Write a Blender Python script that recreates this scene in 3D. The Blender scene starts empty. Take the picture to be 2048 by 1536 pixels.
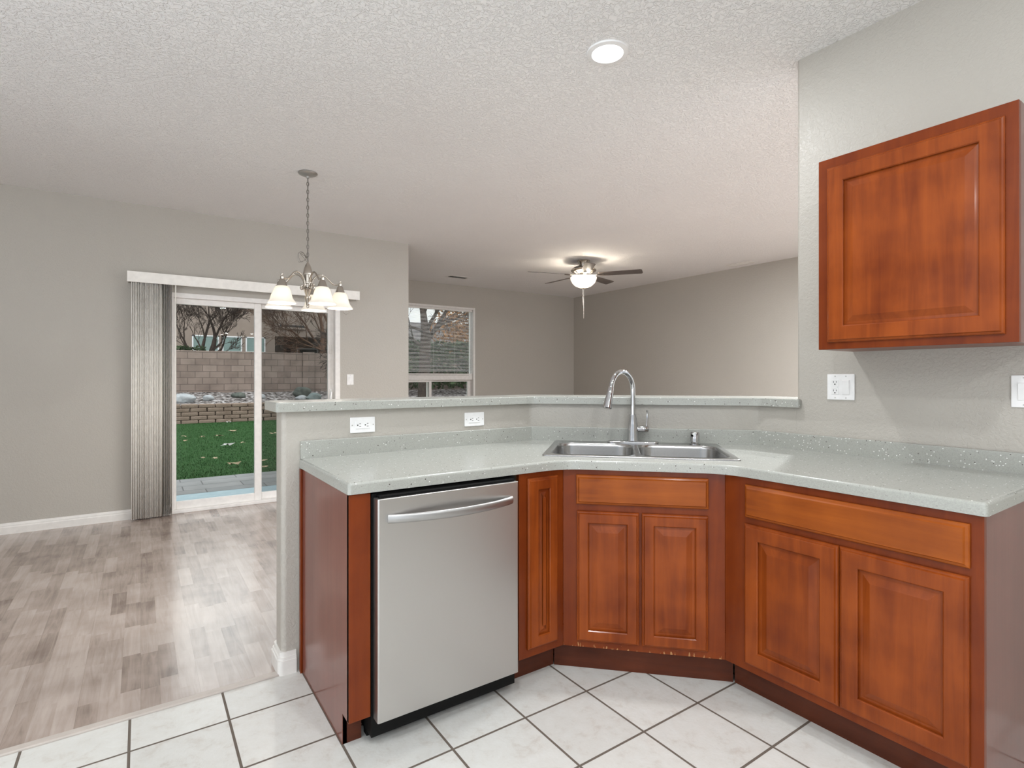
import bpy, bmesh, math, random
from mathutils import Vector, Matrix

# ------------------------------------------------------------------ camera, world, exposure
SC = bpy.context.scene
COL = SC.collection
PI = math.pi
TH, FPX, HPX, H = 0.9713, 1086.8, 753.9, 1.255
cam = bpy.data.cameras.new('camera')
cam_o = bpy.data.objects.new('camera', cam)
COL.objects.link(cam_o)
cam.sensor_fit = 'HORIZONTAL'
cam.sensor_width = 36.0
cam.lens = 36.0 * FPX / 2048.0
cam.shift_y = (HPX - 768.0) / 2048.0
cam.clip_start = 0.05
cam.clip_end = 300
cam_o.location = (0, 0, H)
cam_o.rotation_euler = (PI / 2, 0, TH - PI / 2)
SC.camera = cam_o

SC.view_settings.view_transform = 'Standard'
SC.view_settings.look = 'None'
SC.view_settings.gamma = 1
SC.view_settings.use_curve_mapping = False
SC.view_settings.exposure = 0.27
SC.cycles.max_bounces = 14
SC.cycles.diffuse_bounces = 7
SC.cycles.transparent_max_bounces = 24
SC.cycles.sample_clamp_indirect = 6
SC.cycles.caustics_reflective = False
SC.cycles.caustics_refractive = False

w = bpy.data.worlds.new('sky')
SC.world = w
w.use_nodes = True
nt = w.node_tree
nt.nodes.clear()
wo = nt.nodes.new('ShaderNodeOutputWorld')
bg = nt.nodes.new('ShaderNodeBackground')
tc = nt.nodes.new('ShaderNodeTexCoord')
sep = nt.nodes.new('ShaderNodeSeparateXYZ')
nt.links.new(tc.outputs['Generated'], sep.inputs[0])
rp = nt.nodes.new('ShaderNodeValToRGB')
rp.color_ramp.elements[0].position = 0.0
rp.color_ramp.elements[0].color = (0.66, 0.78, 0.90, 1)
rp.color_ramp.elements[1].position = 0.55
rp.color_ramp.elements[1].color = (0.86, 0.93, 1.0, 1)
nt.links.new(sep.outputs['Z'], rp.inputs[0])
# bright cloud deck overhead, dimmer hazy horizon, fill glow added below the horizon to light the ceilings
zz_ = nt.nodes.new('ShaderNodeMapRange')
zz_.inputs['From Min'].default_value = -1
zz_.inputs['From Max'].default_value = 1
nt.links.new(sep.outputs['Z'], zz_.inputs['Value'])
gain = nt.nodes.new('ShaderNodeValToRGB')
ge = gain.color_ramp.elements
SKY_HI, SKY_LO, FILL_BELOW = 2.6, 0.95, 3.4
ge[0].position, ge[0].color = 0.44, (FILL_BELOW, FILL_BELOW, FILL_BELOW, 1)
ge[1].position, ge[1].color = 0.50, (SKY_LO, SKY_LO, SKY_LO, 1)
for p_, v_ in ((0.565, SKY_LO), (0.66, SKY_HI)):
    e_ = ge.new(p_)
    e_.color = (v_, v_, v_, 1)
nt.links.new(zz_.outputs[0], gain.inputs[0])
nz = nt.nodes.new('ShaderNodeTexNoise')
nz.inputs['Scale'].default_value = 4.0
nz.inputs['Detail'].default_value = 6
nt.links.new(tc.outputs['Generated'], nz.inputs['Vector'])
rc = nt.nodes.new('ShaderNodeValToRGB')
rc.color_ramp.elements[0].position = 0.42
rc.color_ramp.elements[0].color = (0, 0, 0, 1)
rc.color_ramp.elements[1].position = 0.62
rc.color_ramp.elements[1].color = (1, 1, 1, 1)
nt.links.new(nz.outputs['Fac'], rc.inputs[0])
mx = nt.nodes.new('ShaderNodeMixRGB')
mx.inputs[2].default_value = (1.0, 0.98, 0.96, 1)
nt.links.new(rc.outputs[0], mx.inputs[0])
nt.links.new(rp.outputs[0], mx.inputs[1])
nt.links.new(mx.outputs[0], bg.inputs['Color'])
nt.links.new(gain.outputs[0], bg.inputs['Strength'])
nt.links.new(bg.outputs[0], wo.inputs[0])

CAN_W = 14.0        # watts of one recessed ceiling lamp
SHADE_W = 4.2       # watts of one chandelier bulb
FAN_W = 20.0        # watts of the fan lamp


# ------------------------------------------------------------------ materials
def newmat(name):
    m = bpy.data.materials.new(name)
    m.use_nodes = True
    t = m.node_tree
    b = t.nodes['Principled BSDF']
    return m, t, b


def N(t, kind, **kw):
    n = t.nodes.new(kind)
    for k, v in kw.items():
        if k in n.inputs:
            n.inputs[k].default_value = v
        else:
            setattr(n, k, v)
    return n


def L(t, a, b):
    t.links.new(a, b)


def objcoord(t, scale=(1, 1, 1), loc=(0, 0, 0)):
    c = N(t, 'ShaderNodeTexCoord')
    mp = N(t, 'ShaderNodeMapping')
    mp.inputs['Scale'].default_value = scale
    mp.inputs['Location'].default_value = loc
    L(t, c.outputs['Object'], mp.inputs['Vector'])
    return mp.outputs[0]


def ramp(t, fac, stops):
    r = N(t, 'ShaderNodeValToRGB')
    e = r.color_ramp.elements
    while len(e) < len(stops):
        e.new(0.5)
    for i, (p, c) in enumerate(stops):
        e[i].position = p
        e[i].color = (*c, 1) if len(c) == 3 else c
    L(t, fac, r.inputs[0])
    return r.outputs[0]


def add_bump(t, b, height, strength, dist):
    n = N(t, 'ShaderNodeBump')
    n.inputs['Strength'].default_value = strength
    n.inputs['Distance'].default_value = dist
    L(t, height, n.inputs['Height'])
    L(t, n.outputs[0], b.inputs['Normal'])
    return n


def simple(name, col, rough=0.5, metal=0.0, coat=0.0, spec=0.5):
    m, t, b = newmat(name)
    b.inputs['Base Color'].default_value = (*col, 1)
    b.inputs['Roughness'].default_value = rough
    b.inputs['Metallic'].default_value = metal
    b.inputs['Coat Weight'].default_value = coat
    b.inputs['Specular IOR Level'].default_value = spec
    nn = N(t, 'ShaderNodeTexNoise')
    nn.inputs['Scale'].default_value = 25
    L(t, objcoord(t), nn.inputs['Vector'])
    lo = tuple(c * 0.96 for c in col)
    hi = tuple(min(1, c * 1.04) for c in col)
    L(t, ramp(t, nn.outputs['Fac'], [(0.3, lo), (0.7, hi)]), b.inputs['Base Color'])
    return m


def paint(name, col, rough, scale, strength, dist, ramp_pos=(0.42, 0.6)):
    m, t, b = newmat(name)
    oc = objcoord(t)
    n1 = N(t, 'ShaderNodeTexNoise')
    n1.inputs['Scale'].default_value = scale
    n1.inputs['Detail'].default_value = 4
    n1.inputs['Roughness'].default_value = 0.55
    n1.inputs['Distortion'].default_value = 0.6
    L(t, oc, n1.inputs['Vector'])
    hgt = ramp(t, n1.outputs['Fac'], [(ramp_pos[0], (0, 0, 0)), (ramp_pos[1], (1, 1, 1))])
    add_bump(t, b, hgt, strength, dist)
    n2 = N(t, 'ShaderNodeTexNoise')
    n2.inputs['Scale'].default_value = 1.2
    L(t, oc, n2.inputs['Vector'])
    L(t, ramp(t, n2.outputs['Fac'], [(0.3, tuple(c * 0.985 for c in col)), (0.7, tuple(c * 1.015 for c in col))]), b.inputs['Base Color'])
    b.inputs['Roughness'].default_value = rough
    return m


M = {}
M['wall'] = paint('wall_paint', (0.465, 0.438, 0.396), 0.40, 75, 0.26, 0.004)
M['ceiling'] = paint('ceiling_paint', (0.88, 0.87, 0.865), 0.75, 60, 0.65, 0.007, (0.44, 0.56))
M['trim'] = simple('white_trim_paint', (0.78, 0.76, 0.73), 0.4)
M['vinyl'] = simple('white_vinyl', (0.84, 0.82, 0.80), 0.35)
M['plastic'] = simple('white_plastic', (0.86, 0.86, 0.86), 0.28)
M['slot'] = simple('dark_slot', (0.02, 0.02, 0.02), 0.6)
M['screw'] = simple('plate_screw', (0.55, 0.55, 0.53), 0.35, 0.6)
M['vane'] = simple('ivory_vane', (0.93, 0.91, 0.87), 0.5)
M['valance'] = simple('ivory_valance', (0.93, 0.91, 0.87), 0.45)
M['black'] = simple('black_plastic', (0.006, 0.006, 0.006), 0.55, spec=0.15)
M['blade'] = simple('grey_brown_blade', (0.12, 0.10, 0.09), 0.45)
M['chrome'] = simple('chrome', (0.52, 0.52, 0.53), 0.05, 1.0)
M['nickel'] = simple('brushed_nickel', (0.50, 0.46, 0.41), 0.20, 1.0)
M['chain'] = simple('chain_metal', (0.24, 0.22, 0.20), 0.4, 1.0)
M['canopy'] = simple('painted_nickel', (0.42, 0.41, 0.39), 0.35, 0.8)
M['grey_hose'] = simple('grey_rubber', (0.06, 0.06, 0.06), 0.5)
M['dark_metal'] = simple('dark_metal', (0.10, 0.09, 0.08), 0.4, 0.8)
M['strip'] = simple('grey_threshold_wood', (0.50, 0.45, 0.41), 0.4)


def steel(name, col, rough, sx):
    m, t, b = newmat(name)
    b.inputs['Metallic'].default_value = 1
    b.inputs['Base Color'].default_value = (*col, 1)
    n = N(t, 'ShaderNodeTexNoise')
    n.inputs['Scale'].default_value = 3
    n.inputs['Detail'].default_value = 5
    L(t, objcoord(t, sx), n.inputs['Vector'])
    r = N(t, 'ShaderNodeMapRange')
    r.inputs['To Min'].default_value = rough - 0.04
    r.inputs['To Max'].default_value = rough + 0.05
    L(t, n.outputs['Fac'], r.inputs['Value'])
    L(t, r.outputs[0], b.inputs['Roughness'])
    b.inputs['Anisotropic'].default_value = 0.4
    return m


M['steel'] = steel('brushed_stainless', (0.56, 0.545, 0.53), 0.33, (2, 2, 160))
M['handle_steel'] = steel('handle_stainless', (0.42, 0.415, 0.41), 0.40, (2, 2, 160))
M['sinksteel'] = steel('satin_stainless', (0.45, 0.445, 0.44), 0.22, (120, 120, 3))


def wood(name, c0, c1, sc, rough=0.34, coat=0.22):
    m, t, b = newmat(name)
    oc = objcoord(t, sc)
    n = N(t, 'ShaderNodeTexNoise')
    n.inputs['Scale'].default_value = 1.0
    n.inputs['Detail'].default_value = 7
    n.inputs['Roughness'].default_value = 0.6
    n.inputs['Distortion'].default_value = 0.8
    L(t, oc, n.inputs['Vector'])
    n2 = N(t, 'ShaderNodeTexNoise')
    n2.inputs['Scale'].default_value = 5.5
    n2.inputs['Detail'].default_value = 3
    L(t, objcoord(t), n2.inputs['Vector'])
    ad = N(t, 'ShaderNodeMath', operation='MULTIPLY_ADD')
    ad.inputs[1].default_value = 0.55
    L(t, n2.outputs['Fac'], ad.inputs[0])
    m2 = N(t, 'ShaderNodeMath', operation='MULTIPLY')
    m2.inputs[1].default_value = 0.5
    L(t, n.outputs['Fac'], m2.inputs[0])
    L(t, m2.outputs[0], ad.inputs[2])
    L(t, ramp(t, ad.outputs[0], [(0.34, c0), (0.68, c1)]), b.inputs['Base Color'])
    b.inputs['Roughness'].default_value = rough
    b.inputs['Coat Weight'].default_value = coat
    b.inputs['Coat Roughness'].default_value = 0.13
    b.inputs['Specular IOR Level'].default_value = 0.15
    add_bump(t, b, n.outputs['Fac'], 0.06, 0.002)
    return m


CH0, CH1 = (0.140, 0.023, 0.0035), (0.310, 0.066, 0.0095)
M['cherry'] = wood('cherry_upright_grain', CH0, CH1, (22, 22, 1.6))
M['cherry_h'] = wood('cherry_level_grain', (0.175, 0.034, 0.004), (0.365, 0.090, 0.010), (1.6, 22, 22))
M['cherry_frame'] = wood('cherry_face_frame', (0.125, 0.019, 0.003), (0.215, 0.040, 0.0055), (22, 22, 1.6))
M['cherry_frame_worn'] = wood('cherry_face_frame_worn', (0.125, 0.019, 0.003), (0.215, 0.040, 0.0055), (22, 22, 1.6))
_t = M['cherry_frame_worn'].node_tree
_b = _t.nodes['Principled BSDF']
_src = _b.inputs['Base Color'].links[0].from_socket
_n = N(_t, 'ShaderNodeTexNoise')                 # chipped finish along the bottom edge
_n.inputs['Scale'].default_value = 1.0
_n.inputs['Detail'].default_value = 4
L(_t, objcoord(_t, (90, 90, 28)), _n.inputs['Vector'])
_s = N(_t, 'ShaderNodeSeparateXYZ')
_c = N(_t, 'ShaderNodeTexCoord')
L(_t, _c.outputs['Object'], _s.inputs[0])
_r = N(_t, 'ShaderNodeMapRange')
_r.inputs['From Min'].default_value = 0.112
_r.inputs['From Max'].default_value = 0.150
_r.inputs['To Min'].default_value = 0.56
_r.inputs['To Max'].default_value = 0.80
L(_t, _s.outputs[2], _r.inputs['Value'])
_g = N(_t, 'ShaderNodeMath', operation='GREATER_THAN')
L(_t, _n.outputs['Fac'], _g.inputs[0])
L(_t, _r.outputs[0], _g.inputs[1])
_m = N(_t, 'ShaderNodeMixRGB')
_m.inputs[2].default_value = (0.42, 0.21, 0.085, 1)
L(_t, _g.outputs[0], _m.inputs[0])
L(_t, _src, _m.inputs[1])
L(_t, _m.outputs[0], _b.inputs['Base Color'])
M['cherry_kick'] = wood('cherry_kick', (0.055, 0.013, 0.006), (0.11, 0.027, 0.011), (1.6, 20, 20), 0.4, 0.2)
M['cherry_end'] = wood('cherry_end_panel', (0.155, 0.052, 0.036), (0.20, 0.070, 0.050), (30, 30, 1.2), 0.30, 0.5)
M['carcass'] = simple('cabinet_board', (0.30, 0.20, 0.12), 0.6)


def solid_surface():
    m, t, b = newmat('speckled_solid_surface')
    oc = objcoord(t)
    base = (0.385, 0.392, 0.362)
    n = N(t, 'ShaderNodeTexNoise')
    n.inputs['Scale'].default_value = 260
    n.inputs['Detail'].default_value = 2
    L(t, oc, n.inputs['Vector'])
    c = ramp(t, n.outputs['Fac'], [(0.3, tuple(x * 0.9 for x in base)), (0.7, tuple(x * 1.08 for x in base))])
    for scale, thr, col in ((75, 0.17, (0.09, 0.08, 0.07)), (90, 0.18, (0.78, 0.80, 0.77)), (130, 0.24, (0.27, 0.27, 0.25))):
        v = N(t, 'ShaderNodeTexVoronoi')
        v.inputs['Scale'].default_value = scale
        L(t, oc, v.inputs['Vector'])
        sp = N(t, 'ShaderNodeSeparateColor')
        L(t, v.outputs['Color'], sp.inputs[0])
        gt = N(t, 'ShaderNodeMath', operation='GREATER_THAN')
        gt.inputs[1].default_value = 0.85
        L(t, sp.outputs[0], gt.inputs[0])
        lt = N(t, 'ShaderNodeMath', operation='LESS_THAN')
        lt.inputs[1].default_value = thr * 1.1
        L(t, v.outputs['Distance'], lt.inputs[0])
        mu = N(t, 'ShaderNodeMath', operation='MULTIPLY')
        L(t, gt.outputs[0], mu.inputs[0])
        L(t, lt.outputs[0], mu.inputs[1])
        mm = N(t, 'ShaderNodeMixRGB')
        mm.inputs[2].default_value = (*col, 1)
        L(t, mu.outputs[0], mm.inputs[0])
        L(t, c, mm.inputs[1])
        c = mm.outputs[0]
    L(t, c, b.inputs['Base Color'])
    b.inputs['Roughness'].default_value = 0.22
    return m


M['counter'] = solid_surface()


def tile_mat():
    m, t, b = newmat('white_stone_tile')
    x0, y0, p = 0.268, 1.324, 0.3005
    oc = objcoord(t, (1, 1, 1), (-x0 + 30 * p, -y0 + 30 * p, 0))
    br = N(t, 'ShaderNodeTexBrick')
    br.offset = 0.0
    br.squash = 1.0
    br.inputs['Scale'].default_value = 1
    br.inputs['Brick Width'].default_value = p
    br.inputs['Row Height'].default_value = p
    br.inputs['Mortar Size'].default_value = 0.0047
    br.inputs['Mortar Smooth'].default_value = 0.15
    br.inputs['Color1'].default_value = (0.95, 0.95, 0.95, 1)
    br.inputs['Color2'].default_value = (1.03, 1.03, 1.03, 1)
    br.inputs['Mortar'].default_value = (1, 1, 1, 1)
    L(t, oc, br.inputs['Vector'])
    n = N(t, 'ShaderNodeTexNoise')
    n.inputs['Scale'].default_value = 14
    n.inputs['Detail'].default_value = 9
    n.inputs['Roughness'].default_value = 0.72
    n.inputs['Distortion'].default_value = 0.25
    L(t, oc, n.inputs['Vector'])
    c = ramp(t, n.outputs['Fac'], [(0.28, (0.54, 0.505, 0.465)), (0.46, (0.635, 0.63, 0.60)), (0.75, (0.68, 0.685, 0.665))])
    mu = N(t, 'ShaderNodeMixRGB', blend_type='MULTIPLY')
    mu.inputs[0].default_value = 1
    L(t, c, mu.inputs[1])
    L(t, br.outputs['Color'], mu.inputs[2])
    mm = N(t, 'ShaderNodeMixRGB')
    L(t, br.outputs['Fac'], mm.inputs[0])
    L(t, mu.outputs[0], mm.inputs[1])
    mm.inputs[2].default_value = (0.13, 0.105, 0.085, 1)
    L(t, mm.outputs[0], b.inputs['Base Color'])
    rr = N(t, 'ShaderNodeMapRange')
    rr.inputs['To Min'].default_value = 0.27
    rr.inputs['To Max'].default_value = 0.85
    L(t, br.outputs['Fac'], rr.inputs['Value'])
    L(t, rr.outputs[0], b.inputs['Roughness'])
    n3 = N(t, 'ShaderNodeTexNoise')
    n3.inputs['Scale'].default_value = 55
    n3.inputs['Detail'].default_value = 3
    n3.inputs['Distortion'].default_value = 1.0
    L(t, oc, n3.inputs['Vector'])
    su = N(t, 'ShaderNodeMath', operation='MULTIPLY_ADD')
    su.inputs[1].default_value = -4.0
    L(t, br.outputs['Fac'], su.inputs[0])
    L(t, n3.outputs['Fac'], su.inputs[2])
    add_bump(t, b, su.outputs[0], 0.35, 0.0016)
    return m


def laminate_mat():
    m, t, b = newmat('grey_brown_laminate')
    c = N(t, 'ShaderNodeTexCoord')
    s = N(t, 'ShaderNodeSeparateXYZ')
    L(t, c.outputs['Object'], s.inputs[0])
    W = 0.066

    def math_(op, a, bb=None, v1=None):
        n = N(t, 'ShaderNodeMath', operation=op)
        L(t, a, n.inputs[0])
        if bb is not None:
            L(t, bb, n.inputs[1])
        elif v1 is not None:
            n.inputs[1].default_value = v1
        return n.outputs[0]
    row = math_('FLOOR', math_('DIVIDE', s.outputs[0], v1=W))
    wn = N(t, 'ShaderNodeTexWhiteNoise', noise_dimensions='1D')
    L(t, row, wn.inputs['W'])
    along = math_('ADD', math_('DIVIDE', s.outputs[1], v1=0.34), math_('MULTIPLY', wn.outputs['Value'], v1=7.3))
    cell = math_('FLOOR', along)
    cv = N(t, 'ShaderNodeCombineXYZ')
    L(t, row, cv.inputs[0])
    L(t, cell, cv.inputs[1])
    w2 = N(t, 'ShaderNodeTexWhiteNoise', noise_dimensions='2D')
    L(t, cv.outputs[0], w2.inputs['Vector'])
    # grain, shifted per strip
    gv = N(t, 'ShaderNodeCombineXYZ')
    L(t, math_('MULTIPLY', s.outputs[0], v1=34), gv.inputs[0])
    L(t, math_('ADD', math_('MULTIPLY', s.outputs[1], v1=2.6), math_('MULTIPLY', w2.outputs['Value'], v1=40)), gv.inputs[1])
    g = N(t, 'ShaderNodeTexNoise')
    g.inputs['Scale'].default_value = 1.0
    g.inputs['Detail'].default_value = 6
    g.inputs['Roughness'].default_value = 0.6
    g.inputs['Distortion'].default_value = 1.2
    L(t, gv.outputs[0], g.inputs['Vector'])
    cl = N(t, 'ShaderNodeTexNoise')
    cl.inputs['Scale'].default_value = 4.5
    cl.inputs['Detail'].default_value = 3
    L(t, c.outputs['Object'], cl.inputs['Vector'])
    f = math_('ADD', math_('MULTIPLY', w2.outputs['Value'], v1=0.26), math_('MULTIPLY', g.outputs['Fac'], v1=0.46))
    f = math_('ADD', f, math_('MULTIPLY', cl.outputs['Fac'], v1=0.48))
    col = ramp(t, f, [(0.36, (0.175, 0.128, 0.105)), (0.54, (0.33, 0.262, 0.225)), (0.78, (0.48, 0.405, 0.362))])
    # seams of the wide boards
    fr = math_('FRACT', math_('DIVIDE', s.outputs[0], v1=W * 3))
    sm = math_('LESS_THAN', fr, v1=0.006)
    mm = N(t, 'ShaderNodeMixRGB')
    L(t, math_('MULTIPLY', sm, v1=0.35), mm.inputs[0])
    L(t, col, mm.inputs[1])
    mm.inputs[2].default_value = (0.12, 0.09, 0.075, 1)
    L(t, mm.outputs[0], b.inputs['Base Color'])
    b.inputs['Roughness'].default_value = 0.22
    b.inputs['Specular IOR Level'].default_value = 0.8
    b.inputs['Coat Weight'].default_value = 0.15
    b.inputs['Coat Roughness'].default_value = 0.2
    add_bump(t, b, g.outputs['Fac'], 0.10, 0.0015)
    return m


M['tile'] = tile_mat()
M['laminate'] = laminate_mat()


def glass_mat(name, tint, spec_ior=1.24):
    m = bpy.data.materials.new(name)
    m.use_nodes = True
    t = m.node_tree
    t.nodes.clear()
    o = N(t, 'ShaderNodeOutputMaterial')
    tr = N(t, 'ShaderNodeBsdfTransparent')
    tr.inputs[0].default_value = (*tint, 1)
    gl = N(t, 'ShaderNodeBsdfGlossy')
    gl.inputs['Roughness'].default_value = 0.01
    fr = N(t, 'ShaderNodeFresnel')
    fr.inputs['IOR'].default_value = spec_ior
    mx_ = N(t, 'ShaderNodeMixShader')
    L(t, fr.outputs[0], mx_.inputs[0])
    L(t, tr.outputs[0], mx_.inputs[1])
    L(t, gl.outputs[0], mx_.inputs[2])
    L(t, mx_.outputs[0], o.inputs[0])
    return m


M['glass'] = glass_mat('window_glass', (0.96, 0.98, 0.97))


def screen_mat():
    m = bpy.data.materials.new('insect_screen_mesh')
    m.use_nodes = True
    t = m.node_tree
    t.nodes.clear()
    o = N(t, 'ShaderNodeOutputMaterial')
    tr = N(t, 'ShaderNodeBsdfTransparent')
    df = N(t, 'ShaderNodeBsdfDiffuse')
    df.inputs[0].default_value = (0.05, 0.05, 0.05, 1)
    mx_ = N(t, 'ShaderNodeMixShader')
    mx_.inputs[0].default_value = 0.34
    L(t, tr.outputs[0], mx_.inputs[1])
    L(t, df.outputs[0], mx_.inputs[2])
    L(t, mx_.outputs[0], o.inputs[0])
    return m


M['screen'] = screen_mat()


def lit_glass(name, col, emit):
    m = bpy.data.materials.new(name)
    m.use_nodes = True
    t = m.node_tree
    t.nodes.clear()
    o = N(t, 'ShaderNodeOutputMaterial')
    tl = N(t, 'ShaderNodeBsdfTranslucent')
    tl.inputs[0].default_value = (0.55, 0.53, 0.50, 1)
    df = N(t, 'ShaderNodeBsdfPrincipled')
    df.inputs['Base Color'].default_value = (0.75, 0.74, 0.71, 1)
    df.inputs['Roughness'].default_value = 0.25
    mx_ = N(t, 'ShaderNodeMixShader')
    mx_.inputs[0].default_value = 0.5
    em = N(t, 'ShaderNodeEmission')
    em.inputs[0].default_value = (*col, 1)
    em.inputs[1].default_value = emit
    ad = N(t, 'ShaderNodeAddShader')
    L(t, df.outputs[0], mx_.inputs[1])
    L(t, tl.outputs[0], mx_.inputs[2])
    L(t, mx_.outputs[0], ad.inputs[0])
    L(t, em.outputs[0], ad.inputs[1])
    L(t, ad.outputs[0], o.inputs[0])
    return m


M['shade'] = lit_glass('frosted_lit_glass', (1.0, 0.96, 0.89), 0.18)
M['bowl'] = lit_glass('frosted_lit_bowl', (1.0, 0.90, 0.74), 0.40)


def emit(name, col, s):
    m = bpy.data.materials.new(name)
    m.use_nodes = True
    t = m.node_tree
    t.nodes.clear()
    o = N(t, 'ShaderNodeOutputMaterial')
    e = N(t, 'ShaderNodeEmission')
    e.inputs[0].default_value = (*col, 1)
    e.inputs[1].default_value = s
    L(t, e.outputs[0], o.inputs[0])
    return m


M['bulb'] = emit('warm_bulb', (1.0, 0.82, 0.55), 14)
M['led'] = emit('white_lamp_lens', (1.0, 0.97, 0.92), 9)


def noisy(name, stops, scale, rough=0.9, bump=0.0, bscale=None, dist=0.01):
    m, t, b = newmat(name)
    oc = objcoord(t)
    n = N(t, 'ShaderNodeTexNoise')
    n.inputs['Scale'].default_value = scale
    n.inputs['Detail'].default_value = 6
    L(t, oc, n.inputs['Vector'])
    L(t, ramp(t, n.outputs['Fac'], stops), b.inputs['Base Color'])
    b.inputs['Roughness'].default_value = rough
    b.inputs['Specular IOR Level'].default_value = 0.1
    if bump:
        n2 = N(t, 'ShaderNodeTexNoise')
        n2.inputs['Scale'].default_value = bscale or scale
        n2.inputs['Detail'].default_value = 4
        L(t, oc, n2.inputs['Vector'])
        add_bump(t, b, n2.outputs['Fac'], bump, dist)
    return m


def brick(name, c1, c2, mortar, bw, rh, ms, axes='xz', offset=0.5, rough=0.9):
    m, t, b = newmat(name)
    c = N(t, 'ShaderNodeTexCoord')
    s = N(t, 'ShaderNodeSeparateXYZ')
    L(t, c.outputs['Object'], s.inputs[0])
    cv = N(t, 'ShaderNodeCombineXYZ')
    ix = {'x': 0, 'y': 1, 'z': 2}
    L(t, s.outputs[ix[axes[0]]], cv.inputs[0])
    L(t, s.outputs[ix[axes[1]]], cv.inputs[1])
    br = N(t, 'ShaderNodeTexBrick')
    br.offset = offset
    br.inputs['Scale'].default_value = 1
    br.inputs['Brick Width'].default_value = bw
    br.inputs['Row Height'].default_value = rh
    br.inputs['Mortar Size'].default_value = ms
    br.inputs['Color1'].default_value = (*c1, 1)
    br.inputs['Color2'].default_value = (*c2, 1)
    br.inputs['Mortar'].default_value = (*mortar, 1)
    L(t, cv.outputs[0], br.inputs['Vector'])
    n = N(t, 'ShaderNodeTexNoise')
    n.inputs['Scale'].default_value = 2.5
    n.inputs['Detail'].default_value = 6
    L(t, c.outputs['Object'], n.inputs['Vector'])
    mu = N(t, 'ShaderNodeMixRGB', blend_type='MULTIPLY')
    mu.inputs[0].default_value = 1
    L(t, br.outputs['Color'], mu.inputs[1])
    L(t, ramp(t, n.outputs['Fac'], [(0.3, (0.78, 0.76, 0.74)), (0.7, (1.15, 1.12, 1.1))]), mu.inputs[2])
    L(t, mu.outputs[0], b.inputs['Base Color'])
    b.inputs['Roughness'].default_value = rough
    add_bump(t, b, br.outputs['Fac'], -0.4, 0.01)
    return m


M['cmu'] = brick('concrete_block', (0.19, 0.140, 0.118), (0.255, 0.195, 0.165), (0.12, 0.09, 0.075), 0.41, 0.205, 0.010)
M['paver'] = brick('grey_pavers', (0.143, 0.147, 0.150), (0.180, 0.180, 0.180), (0.068, 0.068, 0.068), 0.62, 0.30, 0.007, 'xy', 0.35)
M['pad'] = noisy('pale_blue_concrete', [(0.3, (0.247, 0.312, 0.338)), (0.7, (0.286, 0.351, 0.377))], 12)
M['grass'] = noisy('green_turf', [(0.25, (0.014, 0.042, 0.011)), (0.5, (0.026, 0.070, 0.020)), (0.8, (0.045, 0.105, 0.034))], 26, 1.0, 1.0, 70, 0.03)
M['blade_grass'] = noisy('turf_blades', [(0.3, (0.018, 0.055, 0.014)), (0.7, (0.050, 0.115, 0.038))], 3, 0.8)
M['block'] = noisy('tan_retaining_block', [(0.3, (0.182, 0.129, 0.098)), (0.7, (0.266, 0.196, 0.154))], 3.0, 0.95, 0.8, 40, 0.02)
M['gravel'] = noisy('brown_gravel', [(0.38, (0.035, 0.03, 0.028)), (0.5, (0.16, 0.135, 0.125)), (0.62, (0.38, 0.35, 0.34))], 10, 1.0, 1.0, 10, 0.10)
M['rock_pale'] = noisy('pale_rock', [(0.3, (0.252, 0.259, 0.266)), (0.7, (0.364, 0.364, 0.364))], 6, 0.9, 0.6, 9, 0.04)
M['rock_dark'] = noisy('dark_rock', [(0.3, (0.054, 0.060, 0.054)), (0.7, (0.120, 0.126, 0.108))], 6, 0.9, 0.6, 9, 0.04)
M['rock_green'] = noisy('green_grey_rock', [(0.3, (0.126, 0.154, 0.154)), (0.7, (0.196, 0.217, 0.203))], 6, 0.9, 0.6, 9, 0.04)
M['stucco'] = noisy('tan_stucco', [(0.3, (0.30, 0.235, 0.195)), (0.7, (0.345, 0.275, 0.23))], 1.5, 0.95, 0.3, 60, 0.01)
M['stucco_dark'] = noisy('brown_stucco', [(0.3, (0.10, 0.075, 0.055)), (0.7, (0.14, 0.105, 0.08))], 1.5, 0.95)
M['siding'] = noisy('grey_green_siding', [(0.3, (0.120, 0.138, 0.120)), (0.7, (0.174, 0.186, 0.168))], 1.5, 0.95)
M['roof'] = noisy('dark_roof_tiles', [(0.3, (0.05, 0.045, 0.045)), (0.7, (0.10, 0.09, 0.085))], 5, 0.9)
M['house_window'] = simple('green_grey_window', (0.240, 0.324, 0.300), 0.15)
M['bark'] = noisy('dark_bark', [(0.3, (0.030, 0.022, 0.019)), (0.7, (0.075, 0.055, 0.045))], 12, 0.95, 0.6, 20, 0.02)
M['bark_warm'] = noisy('brown_bark', [(0.3, (0.09, 0.05, 0.035)), (0.7, (0.17, 0.10, 0.065))], 12, 0.95, 0.6, 20, 0.02)
M['dry_leaf'] = noisy('dry_leaf', [(0.3, (0.24, 0.18, 0.11)), (0.7, (0.36, 0.29, 0.20))], 20, 0.8)
M['grey_leaf'] = noisy('bleached_leaf', [(0.3, (0.30, 0.285, 0.28)), (0.7, (0.42, 0.40, 0.38))], 20, 0.8)
M['autumn'] = noisy('autumn_leaves', [(0.3, (0.150, 0.068, 0.027)), (0.7, (0.330, 0.165, 0.060))], 2, 0.9)
M['hedge'] = noisy('dark_green_leaves', [(0.3, (0.020, 0.035, 0.016)), (0.7, (0.055, 0.075, 0.035))], 3, 0.9)
M['earth'] = noisy('dry_earth', [(0.3, (0.10, 0.08, 0.06)), (0.7, (0.14, 0.115, 0.09))], 1, 1.0)


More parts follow.
